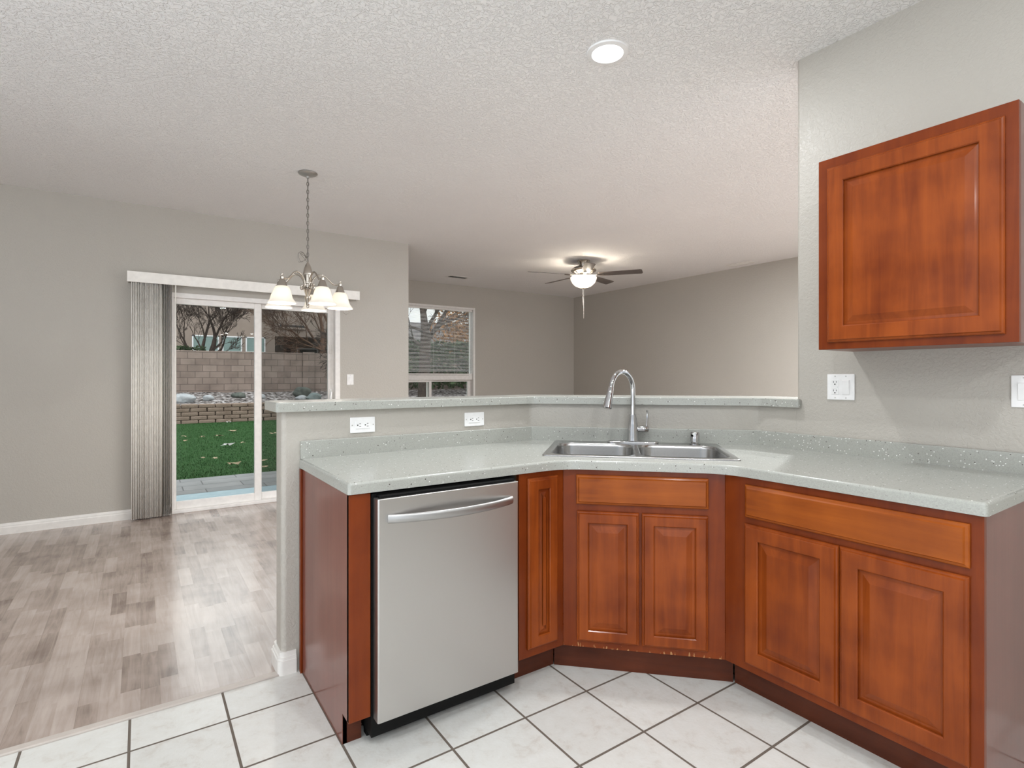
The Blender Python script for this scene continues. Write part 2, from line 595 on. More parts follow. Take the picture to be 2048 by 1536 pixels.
# ------------------------------------------------------------------ mesh helpers
class MB:
    def __init__(self):
        self.bm = bmesh.new()

    def box(self, x0, y0, z0, x1, y1, z1, bev=0.0, seg=2, mat=None):
        r = bmesh.ops.create_cube(self.bm, size=1.0)
        vs = r['verts']
        for v in vs:
            v.co = Vector((x0 + (v.co.x + .5) * (x1 - x0), y0 + (v.co.y + .5) * (y1 - y0), z0 + (v.co.z + .5) * (z1 - z0)))
        if mat is not None:
            bmesh.ops.transform(self.bm, matrix=mat, verts=vs)
        if bev:
            es = list({e for v in vs for e in v.link_edges})
            bmesh.ops.bevel(self.bm, geom=es, offset=bev, segments=seg, profile=0.5, affect='EDGES')
        return self

    def lathe(self, prof, c=(0, 0, 0), n=32, axis=None, close=False):
        """prof: list of (r, z).  axis: optional Matrix applied before moving to c"""
        bm = self.bm
        rings = []
        A = axis or Matrix.Identity(3)
        c = Vector(c)
        for r, z in prof:
            if r < 1e-6:
                rings.append([bm.verts.new(c + A @ Vector((0, 0, z)))])
            else:
                rings.append([bm.verts.new(c + A @ Vector((r * math.cos(2 * PI * k / n), r * math.sin(2 * PI * k / n), z))) for k in range(n)])
        pairs = list(zip(rings, rings[1:]))
        if close:
            pairs.append((rings[-1], rings[0]))
        for a, b_ in pairs:
            if len(a) == 1 and len(b_) == 1:
                continue
            for k in range(n):
                k2 = (k + 1) % n
                try:
                    if len(a) == 1:
                        bm.faces.new((a[0], b_[k], b_[k2]))
                    elif len(b_) == 1:
                        bm.faces.new((a[k], a[k2], b_[0]))
                    else:
                        bm.faces.new((a[k], a[k2], b_[k2], b_[k]))
                except ValueError:
                    pass
        return self

    def tube(self, pts, r, n=8, cap=True, flat=None):
        """swept tube; r a number or a list; flat=(sx, sy, up) squashes the section"""
        bm = self.bm
        pts = [Vector(p) for p in pts]
        R = r if isinstance(r, (list, tuple)) else [r] * len(pts)
        rings = []
        prev = None
        for i, p in enumerate(pts):
            d = (pts[min(i + 1, len(pts) - 1)] - pts[max(i - 1, 0)])
            if d.length < 1e-9:
                d = Vector((0, 0, 1))
            d.normalize()
            if flat:
                up = Vector(flat[2])
                a = d.cross(up)
                a.normalize()
                b_ = a.cross(d)
            else:
                if prev is None:
                    a = d.orthogonal().normalized()
                else:
                    a = prev - d * prev.dot(d)
                    if a.length < 1e-6:
                        a = d.orthogonal()
                    a.normalize()
                b_ = d.cross(a)
            prev = a
            sx, sy = (flat[0], flat[1]) if flat else (1, 1)
            rings.append([bm.verts.new(p + a * (R[i] * sx * math.cos(2 * PI * k / n)) + b_ * (R[i] * sy * math.sin(2 * PI * k / n))) for k in range(n)])
        for A, B in zip(rings, rings[1:]):
            for k in range(n):
                bm.faces.new((A[k], A[(k + 1) % n], B[(k + 1) % n], B[k]))
        if cap and n > 2:
            bm.faces.new(rings[0][::-1])
            bm.faces.new(rings[-1])
        return self

    def prism(self, poly, z0, z1, holes=(), bev=0.0, seg=3):
        """polygon in x,y (ccw) with holes, from z0 up to z1; bev rounds the outer top edge"""
        tmp = bmesh.new()
        es = []
        outer_n = len(poly)
        for lp in [poly] + list(holes):
            vs = [tmp.verts.new((x, y, z1)) for x, y in lp]
            es += [tmp.edges.new((vs[i], vs[(i + 1) % len(vs)])) for i in range(len(vs))]
        if holes:
            bmesh.ops.triangle_fill(tmp, use_beauty=True, use_dissolve=False, edges=es)
        else:
            tmp.faces.new([v for v in tmp.verts])
        for f in tmp.faces:
            f.normal_update()
            if f.normal.z < 0:
                f.normal_flip()
        top = list(tmp.faces)
        top_edges = [e for e in es[:outer_n]]
        r = bmesh.ops.extrude_face_region(tmp, geom=top)
        nv = [g for g in r['geom'] if isinstance(g, bmesh.types.BMVert)]
        # extruded copy becomes the bottom
        bmesh.ops.translate(tmp, verts=nv, vec=(0, 0, z0 - z1))
        for f in tmp.faces:
            pass
        bmesh.ops.recalc_face_normals(tmp, faces=list(tmp.faces))
        if bev:
            te = [e for e in tmp.edges if all(abs(v.co.z - z1) < 1e-6 for v in e.verts)]
            ok = []
            pts = {(round(x, 5), round(y, 5)) for x, y in poly}
            for e in te:
                if all((round(v.co.x, 5), round(v.co.y, 5)) in pts for v in e.verts) and any(abs(f.normal.z) < 0.5 for f in e.link_faces):
                    ok.append(e)
            bmesh.ops.bevel(tmp, geom=ok, offset=bev, segments=seg, profile=0.5, affect='EDGES')
        me = bpy.data.meshes.new('tmp')
        tmp.to_mesh(me)
        tmp.free()
        self.bm.from_mesh(me)
        bpy.data.meshes.remove(me)
        return self

    def rings(self, w0, w1, h0, h1, prof, y_sign=-1):
        """rectangular concentric rings in the x-z plane: prof = [(inset, out)], last ring is filled"""
        bm = self.bm
        rr = []
        for ins, out in prof:
            rr.append([bm.verts.new((x, y_sign * out, z)) for x, z in ((w0 + ins, h0 + ins), (w1 - ins, h0 + ins), (w1 - ins, h1 - ins), (w0 + ins, h1 - ins))])
        for A, B in zip(rr, rr[1:]):
            for k in range(4):
                bm.faces.new((A[k], A[(k + 1) % 4], B[(k + 1) % 4], B[k]))
        return rr

    def face(self, *pts):
        self.bm.faces.new([self.bm.verts.new(p) for p in pts])
        return self

    def make(self, name, mat, parent=None, smooth=False, angle=35, loc=None, fix=True, wn=False):
        if fix:
            bmesh.ops.recalc_face_normals(self.bm, faces=list(self.bm.faces))
        me = bpy.data.meshes.new(name)
        if smooth:
            for f in self.bm.faces:
                f.smooth = True
            lim = math.radians(angle)
            for e in self.bm.edges:
                if len(e.link_faces) == 2:
                    try:
                        if e.calc_face_angle() > lim:
                            e.smooth = False
                    except ValueError:
                        pass
        self.bm.to_mesh(me)
        self.bm.free()
        me.materials.append(mat)
        o = bpy.data.objects.new(name, me)
        COL.objects.link(o)
        if wn:
            o.modifiers.new('weighted_normals', 'WEIGHTED_NORMAL').keep_sharp = True
        if parent is not None:
            o.parent = parent
        if loc is not None:
            o.location = loc
        return o


def thing(name, label, cat, loc=(0, 0, 0), rz=0.0, group=None):
    o = bpy.data.objects.new(name, None)
    o.empty_display_size = 0.05
    COL.objects.link(o)
    o.location = loc
    o.rotation_euler = (0, 0, rz)
    o['label'] = label
    o['category'] = cat
    if group:
        o['group'] = group
    return o


def tag(o, label, cat, group=None, kind=None):
    o['label'] = label
    o['category'] = cat
    if group:
        o['group'] = group
    if kind:
        o['kind'] = kind
    return o


def struct(o, label=None, cat=None):
    o['kind'] = 'structure'
    if label:
        o['label'] = label
    if cat:
        o['category'] = cat
    return o


def kids(o):
    return [c for c in bpy.data.objects if c.parent == o]


def copy_tree(o, parent=None):
    c = o.copy()
    COL.objects.link(c)
    c.parent = parent
    for ch in kids(o):
        copy_tree(ch, c)
    return c


def lamp(name, kind, loc, energy, col, parent, size=0.1, rot=(0, 0, 0), spread=None):
    l = bpy.data.lights.new(name, kind)
    l.energy = energy
    l.color = col
    if kind == 'AREA':
        l.shape = 'DISK'
        l.size = size
        if spread:
            l.spread = spread
    else:
        l.shadow_soft_size = size
    o = bpy.data.objects.new(name, l)
    COL.objects.link(o)
    o.location = loc
    o.rotation_euler = rot
    o.parent = parent
    return o


def arc(cx, cy, r, a0, a1, n):
    return [(cx + r * math.cos(a0 + (a1 - a0) * i / n), cy + r * math.sin(a0 + (a1 - a0) * i / n)) for i in range(n + 1)]


def fillet(poly, radii, n=8):
    """round the listed corners {index: radius} of a polygon"""
    out = []
    m = len(poly)
    for i, p in enumerate(poly):
        r = radii.get(i)
        if not r:
            out.append(tuple(p))
            continue
        p = Vector(p)
        a = (Vector(poly[i - 1]) - p).normalized()
        b = (Vector(poly[(i + 1) % m]) - p).normalized()
        ang = a.angle(b)
        d = r / math.tan(ang / 2)
        p0, p1 = p + a * d, p + b * d
        c = p + (a + b).normalized() * (r / math.sin(ang / 2))
        a0 = math.atan2(p0.y - c.y, p0.x - c.x)
        a1 = math.atan2(p1.y - c.y, p1.x - c.x)
        da = (a1 - a0 + PI) % (2 * PI) - PI
        out += [(c.x + r * math.cos(a0 + da * k / n), c.y + r * math.sin(a0 + da * k / n)) for k in range(n + 1)]
    return out


def rrect(cx, cy, w_, h_, r, n=6, rot=0.0):
    pts = []
    for sx, sy, a in ((1, -1, -PI / 2), (1, 1, 0), (-1, 1, PI / 2), (-1, -1, PI)):
        ccx, ccy = sx * (w_ / 2 - r), sy * (h_ / 2 - r)
        pts += [(ccx + r * math.cos(a + PI / 2 * k / n), ccy + r * math.sin(a + PI / 2 * k / n)) for k in range(n + 1)]
    c, s = math.cos(rot), math.sin(rot)
    return [(cx + x * c - y * s, cy + x * s + y * c) for x, y in pts]


# ------------------------------------------------------------------ large structure
ZC = 2.789
YP, YF, XR, XK = 5.86, 8.02, 6.93, 2.63          # patio wall, far wall, living room right wall, kitchen wall
XL, YB = -3.3, -2.6                               # unseen left and back walls
XJ = 2.556                                        # where the patio wall ends

room = [(XL, YB), (XR, YB), (XR, YF), (XJ, YF), (XJ, YP), (XL, YP)]
struct(MB().prism(room, ZC, ZC + 0.16).make('ceiling', M['ceiling']), 'off-white textured ceiling over the kitchen, dining and living areas', 'ceiling')
struct(MB().prism([(XL, YB), (XK, YB), (XK, 2.44), (XL, 2.44)], -0.12, 0.0).make('floor', M['tile']), 'white stone-look tile floor of the kitchen with dark grout', 'floor')
struct(MB().prism([(XK, YB), (XR, YB), (XR, YF), (XJ, YF), (XJ, YP), (XL, YP), (XL, 2.44), (XK, 2.44)], -0.12, 0.0).make('floor', M['laminate']),
       'grey-brown wood laminate floor of the dining and living area', 'floor')
# transition strip between laminate and tile
mb = MB()
mb.prism([(XL, 2.432), (0.48, 2.432), (0.48, 2.468), (XL, 2.468)], 0.0005, 0.008, bev=0.004)
struct(mb.make('trim_1', M['strip']), 'pale wood transition strip where laminate meets tile', 'floor trim')

DX0, DX1, DZ = 0.232, 1.768, 2.03                 # patio door opening
mb = MB()
T = 0.15
mb.box(XL - T, YP, 0, DX0, YP + T, ZC)
mb.box(DX1, YP, 0, XJ, YP + T, ZC)
mb.box(DX0, YP, DZ, DX1, YP + T, ZC)
struct(mb.make('wall_left', M['wall']), 'tan dining area wall holding the sliding glass door', 'wall')
struct(MB().box(XJ - T, YP + T, 0, XJ, YF + T, ZC).make('wall_return', M['wall']), 'short wall stepping back from dining to living area', 'wall')
WX0, WX1, WZ0, WZ1 = 2.92, 4.715, 0.62, 2.43      # living room window opening
mb = MB()
mb.box(XJ, YF, 0, WX0, YF + T, ZC)
mb.box(WX1, YF, 0, XR + T, YF + T, ZC)
mb.box(WX0, YF, 0, WX1, YF + T, WZ0)
mb.box(WX0, YF, WZ1, WX1, YF + T, ZC)
struct(mb.make('wall_far', M['wall']), 'tan far wall of the living area with the window', 'wall')
mb = MB()
mb.box(XR, 0.0, 0, XR + T, YF, ZC)
mb.box(XR, -2.5, 2.6, XR + T, 0.0, ZC)  # opening added in the unseen stretch to let in fill daylight
mb.box(XR, -2.5, 0, XR + T, 0.0, 0.1)
mb.box(XR, YB, 0, XR + T, -2.5, ZC)
struct(mb.make('wall_right', M['wall']), 'plain tan right wall of the living area', 'wall')
mb = MB()
mb.box(XL - T, 2.8, 0, XL, YP, ZC)
mb.box(XL - T, YB - T, 0, XL, -2.4, ZC)
mb.box(XL - T, -2.4, 0, XL, 2.8, 0.1)  # wide unseen opening added above this, for fill daylight
mb.box(XL - T, -2.4, 2.6, XL, 2.8, ZC)
struct(mb.make('wall_west', M['wall']))
mb = MB()
mb.box(XL, YB - T, 0, -3.0, YB, ZC)
mb.box(-3.0, YB - T, 2.6, 0.3, YB, ZC)  # gaps in this unseen wall are added to admit fill daylight
mb.box(0.3, YB - T, 0, 4.2, YB, ZC)
mb.box(4.2, YB - T, 2.6, 6.7, YB, ZC)
mb.box(6.7, YB - T, 0, XR + T, YB, ZC)
struct(mb.make('wall_back', M['wall']))
# kitchen wall with a rounded end
poly = fillet([(XK, YB), (XK + 0.12, YB), (XK + 0.12, 1.40), (XK, 1.40)], {2: 0.02, 3: 0.02}, 6)
mb = MB().prism(poly, 1.13, ZC)
mb.prism([(XK, YB), (XK + 0.12, YB), (XK + 0.12, 1.40), (XK, 1.40)], 0, 1.13)
struct(mb.make('wall_kitchen', M['wall'], smooth=True, wn=True), 'pale kitchen wall at right carrying the wall cabinet', 'wall')
# half wall (kitchen face y = 2.44, then 45 degrees, then up to the kitchen wall)
HWZ = 1.108
poly = [(0.49, 2.44), (1.795, 2.44), (XK, 1.605), (XK, 1.4005), (XK + 0.12, 1.4005), (XK + 0.12, 1.655), (1.845, 2.56), (0.49, 2.56)]
poly = fillet(poly, {0: 0.022, 7: 0.022, 1: 0.05, 2: 0.05}, 6)
struct(MB().prism(poly, 0, HWZ).make('wall_half', M['wall'], smooth=True, wn=True), 'textured half wall under the bar counter', 'wall')


def baseboard(mb, pts, h=0.085, t=0.014):
    """run of profiled baseboard along pts (list of xy), projecting to the right-hand side of travel"""
    prof = [(0.0, 0.0), (t, 0.0), (t, h * 0.62), (t * 0.72, h * 0.70), (t * 0.72, h * 0.80), (t * 0.35, h * 0.95), (0.0, h)]
    for (ax, ay), (bx, by) in zip(pts, pts[1:]):
        d = Vector((bx - ax, by - ay)).normalized()
        nrm = Vector((d.y, -d.x))
        A = [mb.bm.verts.new((ax + nrm.x * o - d.x * 0.0, ay + nrm.y * o - d.y * 0.0, z)) for o, z in prof]
        B = [mb.bm.verts.new((bx + nrm.x * o, by + nrm.y * o, z)) for o, z in prof]
        n = len(prof)
        for k in range(n):
            mb.bm.faces.new((A[k], A[(k + 1) % n], B[(k + 1) % n], B[k]))
        mb.bm.faces.new(A[::-1])
        mb.bm.faces.new(B)
    return mb


struct(baseboard(MB(), [(XL, YP - 0.001), (DX0 - 0.005, YP - 0.001)], 0.088).make('baseboard_left', M['trim']), 'white baseboard along the dining wall left of the blinds', 'baseboard')
mb = baseboard(MB(), [(DX1 + 0.005, YP - 0.001), (XJ, YP - 0.001)], 0.088)
struct(mb.make('baseboard_patio', M['trim']), 'white baseboard along the dining wall', 'baseboard')
mb = baseboard(MB(), [(XJ + 0.001, YF - 0.001), (XR - 0.001, YF - 0.001), (XR - 0.001, YB)], 0.088)
struct(mb.make('baseboard_far', M['trim']))
# rounded white base wrapped round the end of the half wall
mb = MB()
for off, z0, z1 in ((0.016, 0, 0.060), (0.012, 0.060, 0.072), (0.007, 0.072, 0.092)):
    pp = fillet([(0.49 - off, 2.44 - off), (0.548, 2.44 - off), (0.548, 2.45), (0.52, 2.45), (0.52, 2.57 + off), (0.49 - off, 2.57 + off)], {0: 0.022, 5: 0.022}, 5)
    mb.prism(pp, z0, z1)
struct(mb.make('baseboard_half', M['trim'], smooth=True), 'scuffed white baseboard wrapped round the end of the half wall', 'baseboard')

# ------------------------------------------------------------------ sliding patio door (structure)
door = thing('door_1', 'white framed sliding glass patio door in the dining wall', 'sliding door', (0, YP, 0))
door['kind'] = 'structure'
mb = MB()
mb.box(DX0, 0.0, 0, DX0 + 0.022, T, DZ, 0.003)
mb.box(1.716, -0.006, 0, DX1, T, DZ, 0.003)
mb.box(DX0, -0.004, 1.985, DX1, T, DZ, 0.003)
mb.box(DX0, -0.012, 0, DX1, T, 0.030, 0.004)
mb.make('frame', M['vinyl'], door)


def sash(x0, x1, y, z0, z1, sl, sr, rt, rb, th=0.032):
    m_ = MB()
    m_.box(x0, y, z0, x0 + sl, y + th, z1, 0.004)
    m_.box(x1 - sr, y, z0, x1, y + th, z1, 0.004)
    m_.box(x0 + sl, y, z1 - rt, x1 - sr, y + th, z1, 0.004)
    m_.box(x0 + sl, y, z0, x1 - sr, y + th, z0 + rb, 0.004)
    return m_


p1 = sash(0.252, 0.992, 0.030, 0.030, 1.985, 0.020, 0.060, 0.055, 0.072).make('door_panel', M['vinyl'], door)
MB().box(0.272, 0.044, 0.102, 0.932, 0.050, 1.930).make('pane', M['glass'], p1)
p2 = sash(0.945, 1.722, 0.070, 0.030, 1.985, 0.060, 0.062, 0.045, 0.066).make('door_panel', M['vinyl'], door)
MB().box(1.005, 0.084, 0.096, 1.660, 0.090, 1.940).make('pane', M['glass'], p2)
sc_ = MB().face((1.0, 0.122, 0.09), (1.665, 0.122, 0.09), (1.665, 0.122, 1.95), (1.0, 0.122, 1.95)).make('insect_screen', M['screen'], door)
mb = MB()
mb.tube([(1.688, 0.068, 0.93), (1.688, 0.035, 0.945), (1.676, 0.020, 0.99), (1.676, 0.020, 1.05), (1.688, 0.035, 1.09), (1.688, 0.068, 1.105)], 0.011, 10)
mb.box(1.674, 0.056, 0.91, 1.702, 0.070, 1.125, 0.004)
mb.make('door_handle', M['plastic'], p2, smooth=True)
mb = MB()
mb.box(1.672, 0.060, 1.505, 1.70, 0.070, 1.60, 0.003)
mb.make('lock_sticker', M['trim'], p2)

# ------------------------------------------------------------------ living room window (structure)
win = thing('window_1', 'white framed living room window with a sliding lower sash', 'window', (0, YF, 0))
win['kind'] = 'structure'
mb = MB()
fw = 0.05
mb.box(WX0, 0.0, WZ0, WX0 + fw, T, WZ1, 0.003)
mb.box(WX1 - 0.035, -0.008, WZ0, WX1, T, WZ1, 0.003)
mb.box(WX0, 0.0, WZ1 - 0.035, WX1, T, WZ1, 0.003)
mb.box(WX0, 0.0, WZ0, WX1, T, WZ0 + fw, 0.003)
mb.box(WX0, 0.035, 1.205, WX1, T, 1.285, 0.003)
mb.make('frame', M['vinyl'], win)
MB().box(WX0 + fw, 0.10, 1.285, WX1 - 0.035, 0.106, WZ1 - 0.035).make('pane', M['glass'], win)
s1 = sash(WX0 + fw, 3.925, 0.05, WZ0 + fw, 1.205, 0.035, 0.045, 0.035, 0.035).make('sash', M['vinyl'], win)
MB().box(WX0 + fw + 0.03, 0.062, WZ0 + fw + 0.03, 3.885, 0.068, 1.175).make('pane', M['glass'], s1)
s2 = sash(3.86, WX1 - 0.035, 0.09, WZ0 + fw, 1.205, 0.045, 0.06, 0.030, 0.035).make('sash', M['vinyl'], win)
MB().box(3.90, 0.102, WZ0 + fw + 0.03, WX1 - 0.09, 0.108, 1.18).make('pane', M['glass'], s2)
MB().box(WX0 - 0.0, -0.03, WZ0 - 0.03, WX1 + 0.0, 0.0, WZ0, 0.004).make('window_sill', M['trim'], win)

# ------------------------------------------------------------------ base cabinets
YC, XC = 1.79, 1.95               # face planes of the left and right runs
CX0 = 1.487                       # left end of the corner face
CZB, CZT = 0.866, 0.905           # underside and top of the worktop
KZ = 0.112


def raised_door(w0, w1, h0, h1, st, parent, mat, pmat, th=0.020, y0=0.0):
    """five-piece door with an ogee outer edge and a raised centre panel; front faces -y"""
    m_ = MB()
    g = 0.0035
    m_.rings(w0, w1, h0, h1, [(0, 0.001), (0, th * 0.45), (0.003, th * 0.62), (0.0075, th * 0.70), (0.011, th), (st, th), (st + g, th - 0.003), (st + g, th - 0.010)])
    d = m_.make('door', mat, parent)
    d.location = (0, y0, 0)
    m_ = MB()
    rr = m_.rings(w0, w1, h0, h1, [(st + g - 0.001, th - 0.0115), (st + 0.011, th - 0.0105), (st + 0.016, th - 0.010), (st + 0.040, th - 0.0015), (st + 0.0415, th - 0.0015)])
    m_.bm.faces.new(rr[-1])
    m_.make('center_panel', pmat, d)
    return d


def slab_front(w0, w1, h0, h1, parent, mat, name, th=0.020):
    m_ = MB()
    rr = m_.rings(w0, w1, h0, h1, [(0, 0.001), (0, th * 0.45), (0.003, th * 0.6), (0.009, th * 0.70), (0.013, th)])
    m_.bm.faces.new(rr[-1])
    return m_.make(name, mat, parent)


GB = 'cherry base cabinets under the worktop'
# end unit: filler stile and finished end panel left of the dishwasher
e = thing('end_panel', 'cherry end panel with filler stile left of the dishwasher', 'cabinet panel', (0.568, YC, 0))
mb = MB()
bm = mb.bm
prof = [(0.0, 0.0), (0.0, 0.0)]
side = [(0.0, KZ - 0.006), (0.068, KZ - 0.006), (0.068, 0.0), (0.634, 0.0), (0.634, CZB - 0.003), (0.0, CZB - 0.003)]
A = [bm.verts.new((0.0, y, z)) for y, z in side]
B = [bm.verts.new((0.016, y, z)) for y, z in side]
bm.faces.new(A)
bm.faces.new(B[::-1])
for k in range(6):
    bm.faces.new((A[k], A[(k + 1) % 6], B[(k + 1) % 6], B[k]))
mb.make('side_panel', M['cherry_end'], e)
MB().box(0.0, -0.003, KZ - 0.006, 0.074, 0.016, CZB - 0.003, 0.0015).make('stile', M['cherry_frame'], e)
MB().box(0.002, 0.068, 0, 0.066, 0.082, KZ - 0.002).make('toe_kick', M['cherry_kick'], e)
MB().box(-0.010, 0.612, 0.0, -0.0005, 0.634, CZB - 0.003, 0.001).make('scribe_strip', M['cherry_frame'], e)

# narrow unit
c = thing('base_cabinet', 'narrow one-door cherry base cabinet right beside the dishwasher', 'cabinet', (1.257, YC, 0), 0, GB)
wd = CX0 - 1.257
MB().box(0.001, 0.019, KZ, wd - 0.02, 0.60, CZB - 0.004).make('carcass', M['carcass'], c)
MB().box(0, 0, KZ, wd, 0.019, CZB - 0.003, 0.001).make('face_frame', M['cherry_frame'], c)
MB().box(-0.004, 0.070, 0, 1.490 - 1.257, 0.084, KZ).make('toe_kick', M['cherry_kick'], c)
raised_door(1.295 - 1.257, 1.4505 - 1.257, 0.1475, 0.842, 0.046, c, M['cherry'], M['cherry'])

# diagonal sink unit
c = thing('base_cabinet', 'cherry corner sink cabinet with two doors and a false drawer front', 'cabinet', (CX0, YC, 0), -PI / 4, GB)
FW = (XC - CX0) * math.sqrt(2)
MB().box(0, 0, KZ, FW, 0.019, CZB - 0.003, 0.001).make('face_frame', M['cherry_frame_worn'], c)
k0 = 0.048
MB().box(-0.043, k0, 0, FW + 0.040, k0 + 0.014, KZ).make('toe_kick', M['cherry_kick'], c)
MB().box(0.03, 0.062, KZ, FW - 0.03, 0.58, KZ + 0.016).make('cabinet_floor', M['carcass'], c)
slab_front(0.0566, 0.590, 0.719, 0.842, c, M['cherry_h'], 'drawer_front')
raised_door(0.059, 0.3155, 0.142, 0.690, 0.046, c, M['cherry'], M['cherry'])
raised_door(0.3265, 0.588, 0.142, 0.690, 0.046, c, M['cherry'], M['cherry'])

# right unit
YR0 = YC - (XC - CX0)
c = thing('base_cabinet', 'wide cherry base cabinet at right under the end of the worktop', 'cabinet', (XC, YR0, 0), -PI / 2, GB)
FWR = YR0 - 0.510
MB().box(0.02, 0.019, KZ, FWR - 0.017, 0.645, CZB - 0.004).make('carcass', M['carcass'], c)
MB().box(0, 0, KZ, FWR, 0.019, CZB - 0.003, 0.001).make('face_frame', M['cherry_frame'], c)
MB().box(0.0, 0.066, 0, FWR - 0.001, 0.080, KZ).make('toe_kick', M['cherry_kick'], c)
mb = MB()
bm = mb.bm
side = [(0.0185, KZ), (0.066, KZ), (0.066, 0.0), (0.66, 0.0), (0.66, CZB - 0.003), (0.0185, CZB - 0.003)]
A = [bm.verts.new((FWR - 0.016, y, z)) for y, z in side]
B = [bm.verts.new((FWR, y, z)) for y, z in side]
bm.faces.new(A)
bm.faces.new(B[::-1])
for k in range(6):
    bm.faces.new((A[k], A[(k + 1) % 6], B[(k + 1) % 6], B[k]))
mb.make('side_panel', M['cherry_end'], c)
slab_front(YR0 - 1.234, YR0 - 0.540, 0.711, 0.837, c, M['cherry_h'], 'drawer_front')
raised_door(YR0 - 1.236, YR0 - 0.890, 0.144, 0.686, 0.056, c, M['cherry'], M['cherry'])
raised_door(YR0 - 0.888, YR0 - 0.541, 0.144, 0.686, 0.056, c, M['cherry'], M['cherry'])

# wall cabinet
uc = thing('wall_cabinet', 'cherry wall cabinet with one raised panel door on the kitchen wall', 'cabinet', (2.335, 1.150, 1.368), -PI / 2)
UW, UH = 1.150 - 0.523, 2.150 - 1.368
MB().box(0.002, 0.019, 0.012, UW - 0.016, 0.293, UH - 0.002).make('carcass', M['carcass'], uc)
MB().box(0, 0, 0, UW, 0.019, UH, 0.0012).make('face_frame', M['cherry_frame'], uc)
MB().box(UW - 0.0155, 0.0195, 0.0, UW, 0.294, UH).make('side_panel', M['cherry_end'], uc)
MB().box(0.002, 0.0195, 0.0, UW - 0.016, 0.294, 0.0115).make('bottom_panel', M['cherry_frame'], uc)
raised_door(1.150 - 1.112, 1.150 - 0.556, 1.396 - 1.368, 2.108 - 1.368, 0.062, uc, M['cherry'], M['cherry'])

# ------------------------------------------------------------------ worktop, backsplash and bar counter
SU, SV = (1 / math.sqrt(2), -1 / math.sqrt(2)), (1 / math.sqrt(2), 1 / math.sqrt(2))


def uv(u, v):
    return (u * SU[0] + v * SV[0], u * SU[1] + v * SV[1])


U0, V0, V1 = 0.103, 3.385 / math.sqrt(2), 4.175 / math.sqrt(2)      # sink centre along the diagonal, its front and back edges
SW, SD = 0.838, V1 - V0
sink_c = uv(U0, (V0 + V1) / 2)
wt = thing('worktop', 'pale grey-green speckled worktop turning the corner around the sink', 'worktop', (0, 0, 0))
poly = [(0.562, 1.776), (1.474, 1.776), (1.936, 1.314), (1.936, 0.500), (XK - 0.002, 0.500), (XK - 0.002, 1.604), (1.794, 2.438), (0.562, 2.438)]
poly = fillet(poly, {0: 0.012, 1: 0.22, 2: 0.22, 3: 0.012}, 9)
hole = rrect(sink_c[0], sink_c[1], SW - 0.03, SD - 0.03, 0.03, 4, -PI / 4)
MB().prism(poly, CZB, CZT, holes=[hole[::-1]], bev=0.010).make('counter_slab', M['counter'], wt, smooth=True, angle=40, wn=True)
# backsplash
bs = [(0.565, 2.420), (1.786, 2.420), (2.610, 1.596), (2.610, 0.502)]
bk = [(XK - 0.001, 0.502), (XK - 0.001, 1.6045), (1.7945, 2.439), (0.565, 2.439)]
MB().prism(bs + bk, CZT, CZT + 0.076, bev=0.003).make('backsplash', M['counter'], wt, smooth=True, angle=40, wn=True)

bar = [(0.463, 2.410), (1.782, 2.410), (2.600, 1.592), (2.600, 1.374), (XK - 0.001, 1.374), (XK - 0.001, 1.403), (2.90, 1.403), (2.90, 1.70), (1.93, 2.670), (0.463, 2.670)]
bar = fillet(bar, {0: 0.012, 1: 0.10, 2: 0.10, 3: 0.012, 9: 0.012}, 6)
b_ = MB().prism(bar, HWZ, HWZ + 0.040, bev=0.006).make('bar_counter', M['counter'], smooth=True, angle=40, wn=True)
tag(b_, 'narrow raised speckled bar counter capping the half wall', 'counter')

# ------------------------------------------------------------------ sink
sk = thing('kitchen_sink', 'double-bowl stainless steel sink set in the corner worktop', 'sink', (sink_c[0], sink_c[1], CZT), -PI / 4)
mb = MB()
bw, bd, bcy = (SW - 0.028 * 2 - 0.020) / 2, SD - 0.030 - 0.105, (0.030 - 0.105) / 2
bx = (bw + 0.020) / 2
holes = [rrect(s * bx, bcy, bw, bd, 0.085, 9) for s in (-1, 1)]
mb.prism(rrect(0, 0, SW, SD, 0.018, 4), 0.0008, 0.006, holes=[h_[::-1] for h_ in holes], bev=0.004)
mb.make('rim', M['sinksteel'], sk, smooth=True)
for s, h_ in zip((-1, 1), holes):
    mb = MB()
    bm = mb.bm
    rings_ = []
    for ins, z, rr in ((-0.002, 0.0066, 0.087), (0.003, 0.004, 0.082), (0.005, -0.010, 0.081), (0.009, -0.140, 0.078), (0.02, -0.168, 0.070), (0.05, -0.176, 0.05)):
        rings_.append([bm.verts.new((x, y, z)) for x, y in rrect(s * bx, bcy, bw - 2 * ins, bd - 2 * ins, rr, 9)])
    for A, B in zip(rings_, rings_[1:]):
        for k in range(len(A)):
            bm.faces.new((A[k], A[(k + 1) % len(A)], B[(k + 1) % len(A)], B[k]))
    bm.faces.new(rings_[-1])
    bo = mb.make('bowl', M['sinksteel'], sk, smooth=True, angle=60)
    MB().lathe([(0.0, -0.168), (0.018, -0.168), (0.020, -0.170), (0.040, -0.170), (0.044, -0.1745)], (s * bx, bcy, 0), 24).make('drain', M['chrome'], bo, smooth=True)

